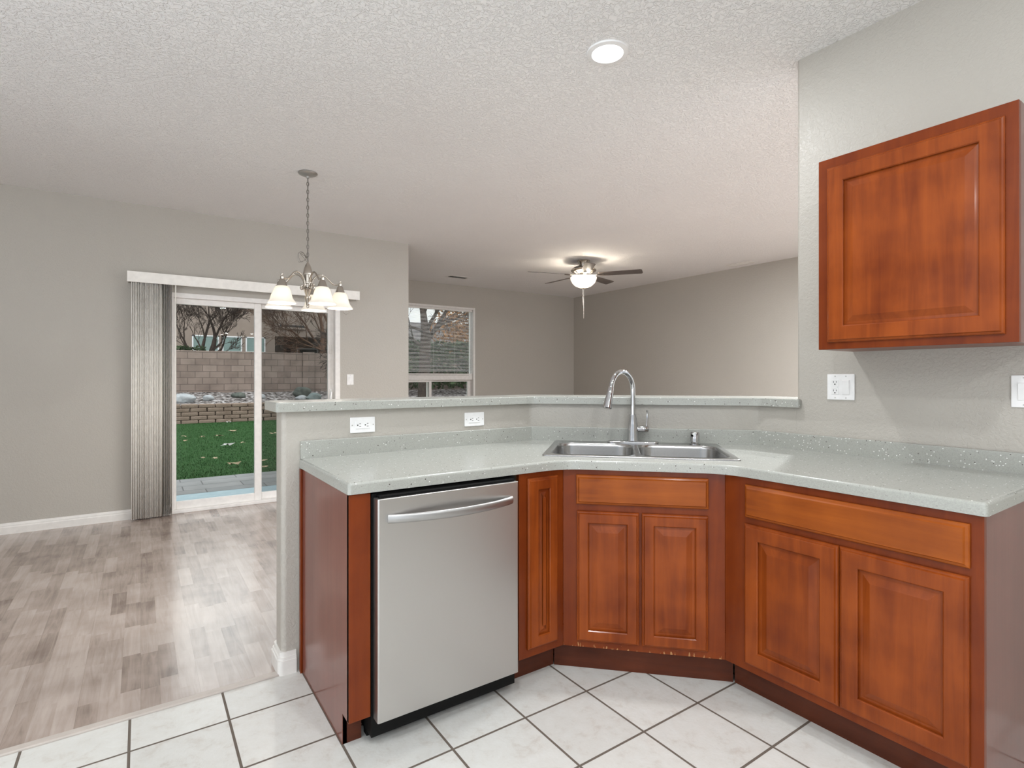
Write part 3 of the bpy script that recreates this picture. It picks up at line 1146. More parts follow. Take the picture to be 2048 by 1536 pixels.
# faucet
fc = uv(0.096, 4.115 / math.sqrt(2))
fa = thing('kitchen_faucet', 'tall chrome gooseneck pull-down faucet behind the sink', 'faucet', (fc[0], fc[1], CZT + 0.0062), 0)
mb = MB()
pl = rrect(0, 0, 0.262, 0.056, 0.0275, 8, -PI / 4)
mb.prism(pl, 0, 0.010, bev=0.005)
mb.make('deck_plate', M['chrome'], fa, smooth=True)
MB().lathe([(0.030, 0.010), (0.030, 0.014), (0.0285, 0.02), (0.0275, 0.06), (0.0235, 0.105), (0.0175, 0.140), (0.0175, 0.148), (0.0, 0.150)], n=28).make('body', M['chrome'], fa, smooth=True)
sd = Vector((-0.174, -0.016, 0))
sdn = sd.normalized()
R_ = sd.length / 2
pts = [Vector((0, 0, 0.148)), Vector((0, 0, 0.20)), Vector((0, 0, 0.25))]
zc_ = 0.276
for k in range(13):
    a = PI - PI * k / 12 * 0.94
    pts.append(sdn * (R_ + R_ * math.cos(a)) + Vector((0, 0, zc_ + R_ * math.sin(a) * 1.08)))
MB().tube(pts, 0.0125, 16).make('spout', M['chrome'], fa, smooth=True, angle=50)
p_end, dirn = pts[-1], (pts[-1] - pts[-2]).normalized()
q = dirn.to_track_quat('Z', 'Y').to_matrix()
sh = MB().lathe([(0.0, 0.0), (0.0125, 0.0), (0.0150, 0.004), (0.0160, 0.03), (0.0215, 0.098), (0.0225, 0.108), (0.020, 0.112), (0.0, 0.112)], p_end, 24, q).make('spray_head', M['chrome'], fa, smooth=True)
bt = -sdn
pb = p_end + dirn * 0.055 + bt * 0.0185
MB().tube([pb - dirn * 0.020, pb + dirn * 0.020], 0.007, 10).make('spray_button', M['black'], sh, smooth=True)
rd = Vector((0.8256, -0.5643, 0))
q = rd.to_track_quat('Z', 'Y').to_matrix()
hl = MB().lathe([(0.0, 0.015), (0.016, 0.015), (0.0165, 0.045), (0.0175, 0.047), (0.0175, 0.067), (0.0165, 0.069), (0.0165, 0.078), (0.012, 0.082), (0.0, 0.082)], (0, 0, 0.072), 24, q).make('handle', M['chrome'], fa, smooth=True)
hp = rd * 0.072 + Vector((0, 0, 0.085))
MB().tube([hp, hp + Vector((0.004, 0.0, 0.03)), hp + Vector((0.006, 0, 0.07)), hp + Vector((0.004, 0, 0.084))], [0.0055, 0.005, 0.0045, 0.0055], 10).make('lever', M['chrome'], hl, smooth=True)
# air gap cap
ac = uv(0.405, 4.105 / math.sqrt(2))
ag = thing('air_gap', 'short chrome air gap cap on the sink deck right of the faucet', 'sink fitting', (ac[0], ac[1], CZT + 0.0062))
MB().lathe([(0.0, 0.0), (0.027, 0.0), (0.027, 0.004), (0.0225, 0.006), (0.0225, 0.058), (0.019, 0.063), (0.0, 0.064)], n=28).make('cap', M['chrome'], ag, smooth=True)
MB().box(-0.0245, -0.006, 0.040, -0.0205, 0.006, 0.052, 0.001).make('vent_slot', M['black'], ag)

# ------------------------------------------------------------------ dishwasher
dw = thing('dishwasher', 'stainless steel dishwasher with a curved bar handle', 'dishwasher', (0.652, 1.745, 0))
DWW = 1.224 - 0.652
MB().box(-0.006, 0.046, 0.03, DWW + 0.012, 0.63, 0.858).make('tub', M['black'], dw)
MB().box(0.0, 0.110, 0.0, DWW + 0.01, 0.14, 0.03).make('toe_panel', M['black'], dw)
mb = MB()
poly = fillet([(0.0, 0.0), (DWW, 0.0), (DWW, 0.042), (0.0, 0.042)], {0: 0.006, 1: 0.006}, 5)
mb.prism(poly, 0.098, 0.846, bev=0.004)
mb.make('door', M['steel'], dw, smooth=True, wn=True)
MB().box(0.01, 0.012, 0.8462, DWW - 0.01, 0.044, 0.855, 0.002).make('control_strip', M['black'], dw)
mb = MB()
pts = []
hx0, hx1 = 0.034, DWW - 0.034
for k in range(25):
    s = k / 24
    pts.append((hx0 + (hx1 - hx0) * s, -0.004 - 0.052 * math.sin(PI * s) ** 0.8, 0.778))
mb.tube(pts, 0.0150, 16, flat=(0.42, 1.0, (0, 0, 1)))
mb.make('handle', M['handle_steel'], dw, smooth=True, angle=50)

# ------------------------------------------------------------------ outlets and switches
def plate(root, w_, h_):
    return MB().box(-w_ / 2, -0.006, -h_ / 2, w_ / 2, 0.0, h_ / 2, 0.0025).make('cover_plate', M['plastic'], root)


def receptacle(root, cx, cz, sideways):
    a, b = (0.0335, 0.0165) if sideways else (0.0165, 0.0335)
    r = MB().box(cx - a, -0.0085, cz - b, cx + a, -0.0055, cz + b, 0.0012).make('receptacle', M['plastic'], root)
    for s in (-1, 1):
        m_ = MB()
        for (dx, dz, ww, hh) in ((-0.006, 0.004, 0.0012, 0.0042), (0.006, 0.004, 0.0010, 0.0036), (0.0, -0.0068, 0.0026, 0.0026)):
            if sideways:
                # each socket turned a quarter so its round hole is on the left
                px_, pz_, w2, h2 = cx + s * 0.0175 + dz, cz + dx, hh, ww
            else:
                px_, pz_, w2, h2 = cx + dx, cz + s * 0.0195 + dz, ww, hh
            m_.box(px_ - w2, -0.0089, pz_ - h2, px_ + w2, -0.0080, pz_ + h2)
        m_.make('socket', M['slot'], r)
    return r


def rocker(root, cx, cz):
    r = MB().box(cx - 0.0165, -0.0075, cz - 0.0335, cx + 0.0165, -0.0055, cz + 0.0335, 0.0008).make('switch_frame', M['plastic'], root)
    m_ = MB()
    bm_ = m_.bm
    pts_ = [(-0.0075, -0.031), (-0.0075, 0.031), (-0.0135, 0.029), (-0.0095, -0.031)]
    A_ = [bm_.verts.new((cx - 0.0145, y, cz + z)) for y, z in pts_]
    B_ = [bm_.verts.new((cx + 0.0145, y, cz + z)) for y, z in pts_]
    bm_.faces.new(A_)
    bm_.faces.new(B_[::-1])
    for k in range(4):
        bm_.faces.new((A_[k], A_[(k + 1) % 4], B_[(k + 1) % 4], B_[k]))
    m_.make('rocker', M['plastic'], r)


def screws(root, pts_):
    for x, z in pts_:
        MB().lathe([(0.0, -0.0009), (0.003, -0.0006), (0.003, 0.0)], (x, -0.006, z), 12, Matrix.Rotation(PI / 2, 3, 'X') @ Matrix.Scale(-1, 3, (0, 0, 1))).make('screw', M['screw'], root)


GO = 'outlets on the half wall'
for x, lab in ((0.838, 'white sideways outlet on the half wall above the dishwasher'), (1.4285, 'white sideways outlet on the half wall nearer the sink')):
    o = thing('wall_outlet', lab, 'outlet', (x, 2.4395, 1.036), 0, GO)
    plate(o, 0.116, 0.071)
    receptacle(o, 0, 0, True)
    screws(o, [(-0.049, 0), (0.049, 0)])
o = thing('switch_and_outlet', 'white double plate with outlet and rocker switch under the wall cabinet', 'outlet', (XK - 0.0005, 1.1955, 1.209), -PI / 2)
plate(o, 0.117, 0.117)
receptacle(o, -0.023, 0, False)
for bz in (-0.0035, 0.0035):
    MB().box(-0.031, -0.0093, bz - 0.0022, -0.017, -0.008, bz + 0.0022, 0.0004).make('test_button', M['plastic'], o)
MB().box(-0.0125, -0.0092, -0.001, -0.0110, -0.008, 0.001).make('indicator', M['slot'], o)
rocker(o, 0.023, 0)
screws(o, [(-0.023, 0.049), (-0.023, -0.049), (0.023, 0.049), (0.023, -0.049)])
o = thing('light_switch', 'white switch plate at the right edge below the wall cabinet', 'switch', (XK - 0.0005, 0.552, 1.203), -PI / 2)
plate(o, 0.117, 0.117)
rocker(o, -0.023, 0)
rocker(o, 0.023, 0)
screws(o, [(-0.023, 0.049), (-0.023, -0.049), (0.023, 0.049), (0.023, -0.049)])
o = thing('light_switch', 'white single rocker switch on the tan wall beside the patio door', 'switch', (1.877, YP - 0.0005, 1.226))
plate(o, 0.072, 0.115)
rocker(o, 0, 0)
screws(o, [(0, 0.048), (0, -0.048)])

# ------------------------------------------------------------------ vertical blinds on the patio door
vb = thing('vertical_blind', 'ivory vertical blind stacked open left of the patio door', 'blind', (0, YP, 0))
mb = MB()
mb.box(-0.097, -0.104, 2.083, 1.949, -0.095, 2.176, 0.002)
mb.box(-0.097, -0.095, 2.083, -0.088, -0.001, 2.176, 0.002)
mb.box(1.940, -0.095, 2.083, 1.949, -0.001, 2.176, 0.002)
mb.box(-0.097, -0.095, 2.168, 1.949, -0.001, 2.176, 0.001)
mb.make('valance', M['valance'], vb)
MB().box(-0.075, -0.075, 2.094, 1.93, -0.035, 2.130, 0.003).make('head_rail', M['vinyl'], vb)
NV = 23
for k in range(NV):
    x = -0.054 + 0.0124 * k + max(0, k - (NV - 6)) * 0.0022
    m_ = MB()
    a = math.radians((76 if k % 3 else 73) if k < NV - 5 else 92)
    n_ = 6
    top, bot = [], []
    for i in range(n_ + 1):
        s = i / n_ - 0.5
        bow = 0.005 * (1 - 4 * s * s)
        px_ = x + s * 0.089 * math.cos(a) + bow * math.sin(a)
        py_ = -0.056 + s * 0.089 * math.sin(a) - bow * math.cos(a)
        top.append(m_.bm.verts.new((px_, py_, 2.094)))
        bot.append(m_.bm.verts.new((px_, py_, 0.012)))
    for i in range(n_):
        m_.bm.faces.new((bot[i], bot[i + 1], top[i + 1], top[i]))
    o = m_.make('vane', M['vane'], vb, smooth=True)
    sm = o.modifiers.new('thickness', 'SOLIDIFY')
    sm.thickness = 0.0012
MB().tube([(0.262, -0.062, 2.09), (0.262, -0.064, 1.2)], 0.0045, 8).make('wand', M['vane'], vb)
pts = [(1.845, -0.055, 2.085)] + [(1.815 + 0.03 * math.cos(a), -0.055, 1.955 + 0.03 * math.sin(a)) for a in [0, -PI / 4, -PI / 2, -3 * PI / 4, -PI]] + [(1.785, -0.055, 2.085)]
MB().tube(pts, 0.0022, 6).make('control_chain', M['nickel'], vb)

# ------------------------------------------------------------------ horizontal blind in the living room window
hb = thing('window_blind', 'white slatted blind over the upper part of the living room window', 'blind', (0, YF, 0))
bx0, bx1 = WX0 + 0.055, WX1 - 0.042
MB().box(bx0, 0.02, 2.36, bx1, 0.058, 2.394, 0.003).make('head_rail', M['vinyl'], hb)
zs = 2.345
proto = None
while zs > 1.325:
    if proto is None:
        m_ = MB()
        a = math.radians(15)
        f_ = []
        for (s, b0) in ((-0.5, 0), (0, 0.0022), (0.5, 0)):
            f_.append((0.040 + s * 0.025 * math.cos(a), s * 0.025 * math.sin(a) + b0))
        r0 = [m_.bm.verts.new((bx0, y, z)) for y, z in f_]
        r1 = [m_.bm.verts.new((bx1, y, z)) for y, z in f_]
        for i in range(2):
            m_.bm.faces.new((r0[i], r0[i + 1], r1[i + 1], r1[i]))
        proto = m_.make('slat', M['vinyl'], hb)
        o = proto
    else:
        o = proto.copy()
        COL.objects.link(o)
    o.location = (0, 0, zs)
    zs -= 0.0205
MB().box(bx0, 0.026, 1.290, bx1, 0.056, 1.312, 0.004).make('bottom_rail', M['vinyl'], hb)
for x in (3.05, 3.95, 4.34, 4.60):
    MB().tube([(x, 0.026, 2.36), (x, 0.026, 1.31)], 0.0012, 5).make('cord', M['vinyl'], hb)
MB().tube([(4.63, 0.012, 2.36), (4.63, 0.012, 1.55)], 0.004, 6).make('wand', M['vinyl'], hb)


# ------------------------------------------------------------------ chandelier
CHX, CHY = 1.038, 4.241
ch = thing('chandelier', 'five-light brushed nickel chandelier with frosted bell shades over the dining area', 'chandelier', (CHX, CHY, ZC))
MB().lathe([(0.0, 0.0), (0.066, 0.0), (0.070, -0.004), (0.066, -0.010), (0.045, -0.020), (0.012, -0.026), (0.010, -0.040), (0.0, -0.042)], n=36).make('canopy', M['canopy'], ch, smooth=True)
mb = MB()
z = -0.038
k = 0
while z > -0.645:
    ring = []
    for i in range(13):
        a = 2 * PI * i / 12
        u_, v_ = 0.0075 * math.cos(a), 0.0175 * math.sin(a)
        ring.append((u_ if k % 2 else 0, 0 if k % 2 else u_, z - 0.016 + v_))
    mb.tube(ring, 0.0027, 6, cap=False)
    z -= 0.0295
    k += 1
mb.tube([(0.004 * math.sin(i * 1.3), 0.004 * math.cos(i * 1.3), -0.03 - i * 0.04) for i in range(17)], 0.0018, 6)
mb.make('chain', M['chain'], ch, smooth=True)
loop = []
for i in range(40):
    a = i / 39 * 4.6 * PI
    loop.append((-0.040 + 0.030 * math.cos(a + 0.3) + 0.004 * math.sin(i), 0.02 * math.sin(a * 0.5), -0.640 + 0.034 * math.sin(a + 0.3) - 0.010 * math.cos(i * 0.7)))
MB().tube([(0, 0, -0.60)] + loop + [(0, 0, -0.675)], 0.0018, 6).make('cord_loop', M['chain'], ch, smooth=True)
zz = lambda z_: z_ - ZC
MB().lathe([(0.0, zz(2.125)), (0.006, zz(2.122)), (0.008, zz(2.112)), (0.018, zz(2.095)), (0.028, zz(2.065)), (0.0325, zz(2.040)), (0.034, zz(2.030)), (0.034, zz(2.024)),
            (0.029, zz(2.021)), (0.027, zz(1.975)), (0.027, zz(1.968)), (0.031, zz(1.965)), (0.031, zz(1.958)), (0.022, zz(1.953)), (0.021, zz(1.925)), (0.032, zz(1.918)),
            (0.033, zz(1.912)), (0.027, zz(1.905)), (0.016, zz(1.868)), (0.014, zz(1.862)), (0.024, zz(1.858)), (0.025, zz(1.850)), (0.021, zz(1.842)), (0.012, zz(1.800)),
            (0.009, zz(1.792)), (0.011, zz(1.785)), (0.008, zz(1.776)), (0.0, zz(1.772))], n=32).make('column', M['nickel'], ch, smooth=True)
RS = 0.235
to_cam = math.atan2(-fc[1] * 0 - CHY, -CHX)
right_dir = to_cam + PI / 2       # image right when facing the camera
for i in range(5):
    phi = math.radians(25 + 72 * i)
    ang = to_cam + phi
    d = Vector((math.cos(ang), math.sin(ang), 0))
    prof_ = [(0.024, 1.938), (0.026, 1.955), (0.036, 1.985), (0.055, 2.012), (0.080, 2.028), (0.105, 2.030), (0.130, 2.018), (0.155, 1.992), (0.180, 1.968), (0.205, 1.962), (0.228, 1.970), (0.235, 1.972)]
    MB().tube([d * r + Vector((0, 0, zz(z_))) for r, z_ in prof_], 0.0068, 10).make('arm', M['nickel'], ch, smooth=True, angle=60)
    sc2 = []
    for q_ in range(18):
        a = q_ / 17 * 2.6 * PI
        rr = 0.019 * (1 - q_ / 24)
        sc2.append(d * (0.030 + 0.016 + rr * math.cos(a + PI)) + Vector((0, 0, zz(1.925) + rr * math.sin(a))))
    MB().tube(sc2, 0.0046, 8).make('scroll', M['nickel'], ch, smooth=True, angle=60)
    c0 = d * RS
    MB().lathe([(0.0, zz(1.996)), (0.008, zz(1.993)), (0.009, zz(1.985)), (0.006, zz(1.978)), (0.012, zz(1.972)), (0.012, zz(1.956)), (0.020, zz(1.950)), (0.024, zz(1.938)), (0.031, zz(1.918)), (0.036, zz(1.902)), (0.033, zz(1.898)), (0.0, zz(1.902))], c0, 24).make('fitter', M['nickel'], ch, smooth=True)
    out_ = [(0.034, 1.905), (0.044, 1.900), (0.054, 1.880), (0.063, 1.850), (0.071, 1.822), (0.080, 1.806), (0.090, 1.795), (0.0955, 1.786), (0.0955, 1.781)]
    inn_ = [(r - 0.003, z_ + 0.001) for r, z_ in out_[::-1]]
    sh = MB().lathe([(r, zz(z_)) for r, z_ in out_ + inn_], c0, 36).make('shade', M['shade'], ch, smooth=True, angle=60)
    MB().lathe([(0.0, zz(1.897)), (0.012, zz(1.895)), (0.014, zz(1.880)), (0.023, zz(1.855)), (0.024, zz(1.842)), (0.015, zz(1.826)), (0.0, zz(1.821))], c0, 18).make('bulb', M['bulb'], sh, smooth=True)
    lamp('bulb_light', 'POINT', (c0.x, c0.y, zz(1.806)), SHADE_W, (1.0, 0.94, 0.85), ch, 0.025)

# ------------------------------------------------------------------ ceiling fan
FX, FY = 4.82, 5.382
fn = thing('ceiling_fan', 'five-blade brushed nickel ceiling fan with a lit glass bowl in the living area', 'ceiling fan', (FX, FY, ZC))
MB().lathe([(0.0, 0.0), (0.087, 0.0), (0.087, -0.008), (0.078, -0.014), (0.060, -0.055), (0.056, -0.068), (0.0, -0.068)], n=36).make('canopy', M['nickel'], fn, smooth=True)
MB().lathe([(0.0, -0.060), (0.05, -0.066), (0.09, -0.076), (0.140, -0.098), (0.166, -0.122), (0.168, -0.132), (0.158, -0.145), (0.120, -0.165), (0.085, -0.178), (0.085, -0.19), (0.0, -0.19)], n=40).make('motor_housing', M['nickel'], fn, smooth=True)
to_cam = math.atan2(-FY, -FX)
zb_ = -0.190
for i in range(5):
    ang = to_cam + math.radians(6 + 72 * i)
    d = Vector((math.cos(ang), math.sin(ang), 0))
    t_ = Vector((-math.sin(ang), math.cos(ang), 0))
    tw = math.radians(-12)
    up = Vector((0, 0, 1))
    bl = MB()
    poly = fillet([(0.20, -0.055), (0.76, -0.068), (0.76, 0.068), (0.20, 0.055)], {0: 0.02, 1: 0.028, 2: 0.028, 3: 0.02}, 5)
    lo, hi = [], []
    ta = t_ * math.cos(tw) + up * math.sin(tw)
    na = -t_ * math.sin(tw) + up * math.cos(tw)
    for r, s in poly:
        p_ = d * r + ta * s + up * zb_
        lo.append(bl.bm.verts.new(p_ - na * 0.003))
        hi.append(bl.bm.verts.new(p_ + na * 0.003))
    bl.bm.faces.new(hi)
    bl.bm.faces.new(lo[::-1])
    for k in range(len(lo)):
        bl.bm.faces.new((lo[k], lo[(k + 1) % len(lo)], hi[(k + 1) % len(lo)], hi[k]))
    blade = bl.make('blade', M['blade'], fn)
    m_ = MB()
    m_.tube([d * 0.08 + up * (zb_ - 0.002), d * 0.15 + up * (zb_ - 0.010), d * 0.22 + up * (zb_ - 0.009), d * 0.27 + up * (zb_ - 0.008)], [0.016, 0.018, 0.026, 0.018], 10, flat=(1.0, 0.22, (0, 0, 1)))
    m_.make('blade_bracket', M['nickel'], blade, smooth=True)
MB().lathe([(0.0, -0.19), (0.075, -0.19), (0.075, -0.205), (0.055, -0.212), (0.055, -0.222), (0.0, -0.222)], n=32).make('light_fitter', M['nickel'], fn, smooth=True)
ob = [(0.172, -0.222), (0.174, -0.232), (0.165, -0.262), (0.145, -0.300), (0.110, -0.334), (0.065, -0.355), (0.020, -0.362), (0.0, -0.362)]
ib = [(max(0, r - 0.004), z_ + 0.004) for r, z_ in ob[::-1]]
ib[0] = (0.0, -0.358)
MB().lathe(ob + ib, n=40).make('glass_bowl', M['bowl'], fn, smooth=True, angle=60)
MB().lathe([(0.0, -0.361), (0.012, -0.361), (0.012, -0.368), (0.006, -0.376), (0.0, -0.378)], n=16).make('finial', M['nickel'], fn, smooth=True)
MB().tube([(0.0, 0, -0.376), (0.001, 0, -0.60), (0.002, 0, -0.76)], 0.0022, 6).make('pull_chain', M['nickel'], fn)
MB().tube([(-0.010, 0.004, -0.37), (-0.008, 0.004, -0.585)], 0.0022, 6).make('pull_chain', M['nickel'], fn)
for i in range(3):
    a = 2 * PI * i / 3 + 0.4
    lamp('bowl_light', 'POINT', (0.085 * math.cos(a), 0.085 * math.sin(a), -0.236), FAN_W / 3, (1.0, 0.88, 0.72), fn, 0.025)

# ------------------------------------------------------------------ recessed lamps and ceiling vents
GR = 'recessed ceiling lamps'


def recessed(x, y, lab, watts=CAN_W):
    r = thing('recessed_light', lab, 'ceiling light', (x, y, ZC), 0, GR)
    MB().lathe([(0.070, -0.002), (0.074, -0.010), (0.096, -0.007), (0.098, -0.001), (0.098, 0.0), (0.070, 0.0)], n=40, close=True).make('trim_ring', M['plastic'], r, smooth=True)
    MB().lathe([(0.0, -0.004), (0.069, -0.004), (0.073, -0.002)], n=40).make('lens', M['led'], r)
    lamp('can_light', 'AREA', (0, 0, -0.016), watts, (0.955, 0.985, 1.0), r, 0.13)
    return r


recessed(1.821, 1.865, 'lit white recessed lamp in the ceiling above the sink corner')
for x, y in ((1.05, -0.15), (0.25, 0.55), (-1.3, 0.9), (-0.6, -1.6), (1.5, -1.7)):  # first pair read from wall cabinet shadows, the others added as fill
    recessed(x, y, 'lit white recessed lamp in the unseen kitchen ceiling, from a set partly added as fill')
recessed(-2.0, 3.6, 'unseen white recessed fill lamp added in the dining ceiling', 7)  # unseen lamp added to brighten the dining side
for x, y in ((3.95, 1.95), (5.4, 1.5), (4.9, 2.3), (4.4, -0.8)):  # first can read from the ceiling glow, the others added as fill
    recessed(x, y, 'lit white recessed lamp in the living ceiling hidden behind the kitchen wall, from a set mostly added as fill', 60)


def vent(x, y, rz, lab):
    v = thing('ceiling_vent', lab, 'vent', (x, y, ZC), rz, 'ceiling vents in the living area')
    m_ = MB()
    m_.box(-0.18, -0.09, -0.006, 0.18, -0.055, 0.0, 0.002)
    m_.box(-0.18, 0.055, -0.006, 0.18, 0.09, 0.0, 0.002)
    m_.box(-0.18, -0.055, -0.006, -0.15, 0.055, 0.0, 0.002)
    m_.box(0.15, -0.055, -0.006, 0.18, 0.055, 0.0, 0.002)
    m_.make('vent_frame', M['trim'], v)
    m_ = MB()
    m_.box(-0.15, -0.055, -0.0012, 0.15, 0.055, -0.0002)
    m_.make('duct_opening', M['slot'], v)
    proto_ = None
    for k in range(9):
        m_ = MB()
        s = -0.048 + k * 0.012
        m_.face((-0.15, s, -0.0055), (0.15, s, -0.0055), (0.15, s + 0.008, -0.0015), (-0.15, s + 0.008, -0.0015))
        m_.make('louver', M['trim'], v)
    return v


vent(4.02, 7.36, 0.0, 'white ceiling vent near the living room window')
vent(6.70, 4.33, PI / 2, 'white ceiling vent above the plain right living room wall')

# ------------------------------------------------------------------ outdoors
rnd = random.Random(7)
ZG = -0.04
struct(MB().box(-30, YP + T + 0.001, -0.30, 60, 70, -0.10).make('ground', M['earth']), 'bare earth lot outside', 'ground')
struct(MB().box(-4, YP + T + 0.002, -0.0995, XJ - T - 0.002, 6.98, ZG - 0.002).make('patio_slab', M['pad']), 'pale blue-grey concrete pad outside the patio door', 'patio')
struct(MB().box(-4, 6.981, -0.0995, XJ - T - 0.002, 8.02, ZG).make('patio_pavers', M['paver']), 'grey paver strip between concrete pad and lawn', 'patio')
lw = MB()
NX, NY = 60, 50
gx0, gx1, gy0, gy1 = -8.0, 18.0, 8.02, 17.6
mb = MB().prism([(gx0, 8.021), (XJ - T - 0.01, 8.021), (XJ - T - 0.01, YF + T + 0.01), (gx1, YF + T + 0.01), (gx1, gy1), (gx0, gy1)], -0.0995, ZG)
lawn = mb.make('lawn', M['grass'])
tag(lawn, 'green lawn dotted with fallen leaves beyond the patio', 'lawn')
mb = MB()
for i in range(32000):
    x = rnd.uniform(0.0, 4.0)
    y = 8.03 + (17.45 - 8.03) * rnd.random() ** 1.3
    h_ = rnd.uniform(0.014, 0.032)
    a = rnd.uniform(0, PI)
    dx, dy = 0.0045 * math.cos(a), 0.0045 * math.sin(a)
    if x > 2.35 and y < 8.3:
        continue
    lx, ly = rnd.uniform(-0.02, 0.02), rnd.uniform(-0.02, 0.02)
    mb.face((x - dx, y - dy, ZG), (x + dx, y + dy, ZG), (x + lx, y + ly, ZG + h_))
gr = mb.make('grass_blades', M['blade_grass'], lawn, fix=False)
gr['kind'] = 'stuff'

LEAVES = [(2.10, 17.25, 0.10, 'l', 'pale dry leaf against the foot of the stacked block wall'), (2.00, 16.75, 0.09, 'g', 'bleached grey leaf just in front of the stacked block wall'),
          (1.747, 13.97, 0.11, 'l', 'curled tan leaf far out on the lawn'), (1.368, 12.98, 0.10, 'o', 'wide brown leaf in the middle of the lawn'),
          (1.33, 11.23, 0.12, 'g', 'large bleached leaf standing in the lawn centre'), (1.107, 8.69, 0.10, 'l', 'pale tent-shaped leaf nearest the pavers'),
          (1.071, 13.07, 0.06, 'l', 'tiny pale leaf left of the brown leaf'), (0.756, 13.38, 0.07, 'l', 'small pale leaf at the left of the far lawn'),
          (0.949, 9.53, 0.045, 'l', 'small round tan leaf in the near lawn'), (0.801, 9.69, 0.035, 'l', 'speck-like tan leaf left in the near lawn'),
          (1.509, 8.80, 0.075, 'l', 'tan leaf seen through the right door panel'), (1.43, 8.20, 0.06, 'l', 'flat leaf close to the pavers behind the right door panel'),
          (2.394, 12.78, 0.10, 'l', 'tan leaf beside the half wall edge in the lawn'), (1.609, 11.49, 0.05, 'l', 'small tan leaf right of the big bleached leaf'),
          (0.721, 12.46, 0.05, 'l', 'thin pale leaf below the small left leaf')]
for x, y, s, kind, lab in LEAVES:
    m_ = MB()
    a0 = rnd.uniform(0, 2 * PI)
    ring = []
    c_ = m_.bm.verts.new((x, y, ZG + 0.05 + s * 0.15))
    for k in range(10):
        a = a0 + 2 * PI * k / 10
        rr = s * (1.0 if k % 2 == 0 else 0.55) * rnd.uniform(0.75, 1.1)
        ring.append(m_.bm.verts.new((x + rr * math.cos(a), y + rr * 0.8 * math.sin(a), ZG + 0.035 + s * rnd.uniform(-0.05, 0.45))))
    for k in range(10):
        m_.bm.faces.new((c_, ring[k], ring[(k + 1) % 10]))
    o = m_.make('fallen_leaf', M['grey_leaf'] if kind == 'g' else M['dry_leaf'])
    sm = o.modifiers.new('thickness', 'SOLIDIFY')
    sm.thickness = 0.003
    tag(o, lab, 'leaf', 'fallen leaves on the lawn')

# retaining wall of stacked blocks, one mesh of block courses
mb = MB()
RW = 17.5
ch_ = 0.118
for r in range(5):
    off = 0.0 if r % 2 else 0.21
    z0 = ZG + r * (ch_ - 0.008) - 0.02
    yb_ = RW + r * 0.012
    x = -6.0 + off
    if r == 4:
        pass
    while x < 15.0:
        jx = rnd.uniform(-0.004, 0.004)
        mb.box(x + jx, yb_ + rnd.uniform(-0.008, 0.008), z0, x + 0.402 + jx, yb_ + 0.28, z0 + ch_ - 0.010, 0.026, 2)
        x += 0.42
rw = mb.make('retaining_wall', M['block'])
tag(rw, 'low tan retaining wall of stacked blocks behind the lawn', 'retaining wall')
# gravel bed sloping up to the block wall
mb = MB()
NX, NY = 90, 14
vs = [[mb.bm.verts.new((-6 + 22.0 * i / NX, 17.85 + 2.12 * j / NY, 0.45 + 0.30 * j / NY + rnd.uniform(-0.02, 0.02))) for i in range(NX + 1)] for j in range(NY + 1)]
for j in range(NY):
    for i in range(NX):
        mb.bm.faces.new((vs[j][i], vs[j][i + 1], vs[j + 1][i + 1], vs[j + 1][i]))
gv = mb.make('gravel_bed', M['gravel'])
tag(gv, 'brown gravel bed between retaining wall and block wall', 'gravel', kind='stuff')


def rock(x, y, z, sx, sy, sz, mat, lab, seed):
    r2 = random.Random(seed)
    bm_ = bmesh.new()
    bmesh.ops.create_icosphere(bm_, subdivisions=3, radius=1)
    ph = [r2.uniform(0, 6) for _ in range(6)]
    for v in bm_.verts:
        p = v.co
        k = 1 + 0.14 * math.sin(2.3 * p.x + ph[0]) * math.cos(2.1 * p.y + ph[1]) + 0.09 * math.sin(4.5 * p.z + ph[2] + 2 * p.x) + 0.05 * math.sin(7 * p.y + ph[3])
        v.co = Vector((p.x * sx * k, p.y * sy * k, p.z * sz * k))
    m_ = MB()
    m_.bm.free()
    m_.bm = bm_
    o = m_.make('landscape_rock', mat, smooth=True, loc=(x, y, z))
    tag(o, lab, 'rock', 'rocks on the gravel bed')


rock(1.02, 18.35, 0.60, 0.30, 0.22, 0.16, M['rock_pale'], 'largest pale boulder at the left of the gravel bed', 1)
rock(1.66, 18.55, 0.62, 0.14, 0.12, 0.11, M['rock_pale'], 'round pale rock right of the largest boulder', 2)
rock(2.55, 19.0, 0.66, 0.20, 0.15, 0.12, M['rock_dark'], 'dark grey rock in the middle of the gravel bed', 3)
rock(3.15, 18.7, 0.62, 0.14, 0.12, 0.08, M['rock_pale'], 'flat pale rock beside the centre door stile', 4)
rock(4.42, 18.8, 0.74, 0.27, 0.2, 0.18, M['rock_dark'], 'black-green boulder at the back behind the right door panel', 5)
rock(4.28, 18.3, 0.57, 0.17, 0.14, 0.09, M['rock_pale'], 'small pale rock before the black-green boulder', 6)
rock(4.66, 18.2, 0.58, 0.24, 0.16, 0.14, M['rock_green'], 'blue-green rock right of the black-green boulder', 7)
rock(5.85, 18.7, 0.63, 0.2, 0.16, 0.12, M['rock_pale'], 'pale rock furthest right on the gravel bed', 8)
rock(0.80, 18.9, 0.66, 0.22, 0.16, 0.10, M['rock_green'], 'grey-green rock behind the largest pale boulder', 9)

mb = MB()
mb.box(-8, 20.0, 0.4, 22, 20.2, 2.10, 0.006, 1)
mb.box(4.72, 19.955, 0.4, 5.12, 20.0, 2.13, 0.006, 1)
bw_ = mb.make('block_wall', M['cmu'])
tag(bw_, 'brown concrete block garden wall behind the gravel bed', 'garden wall')

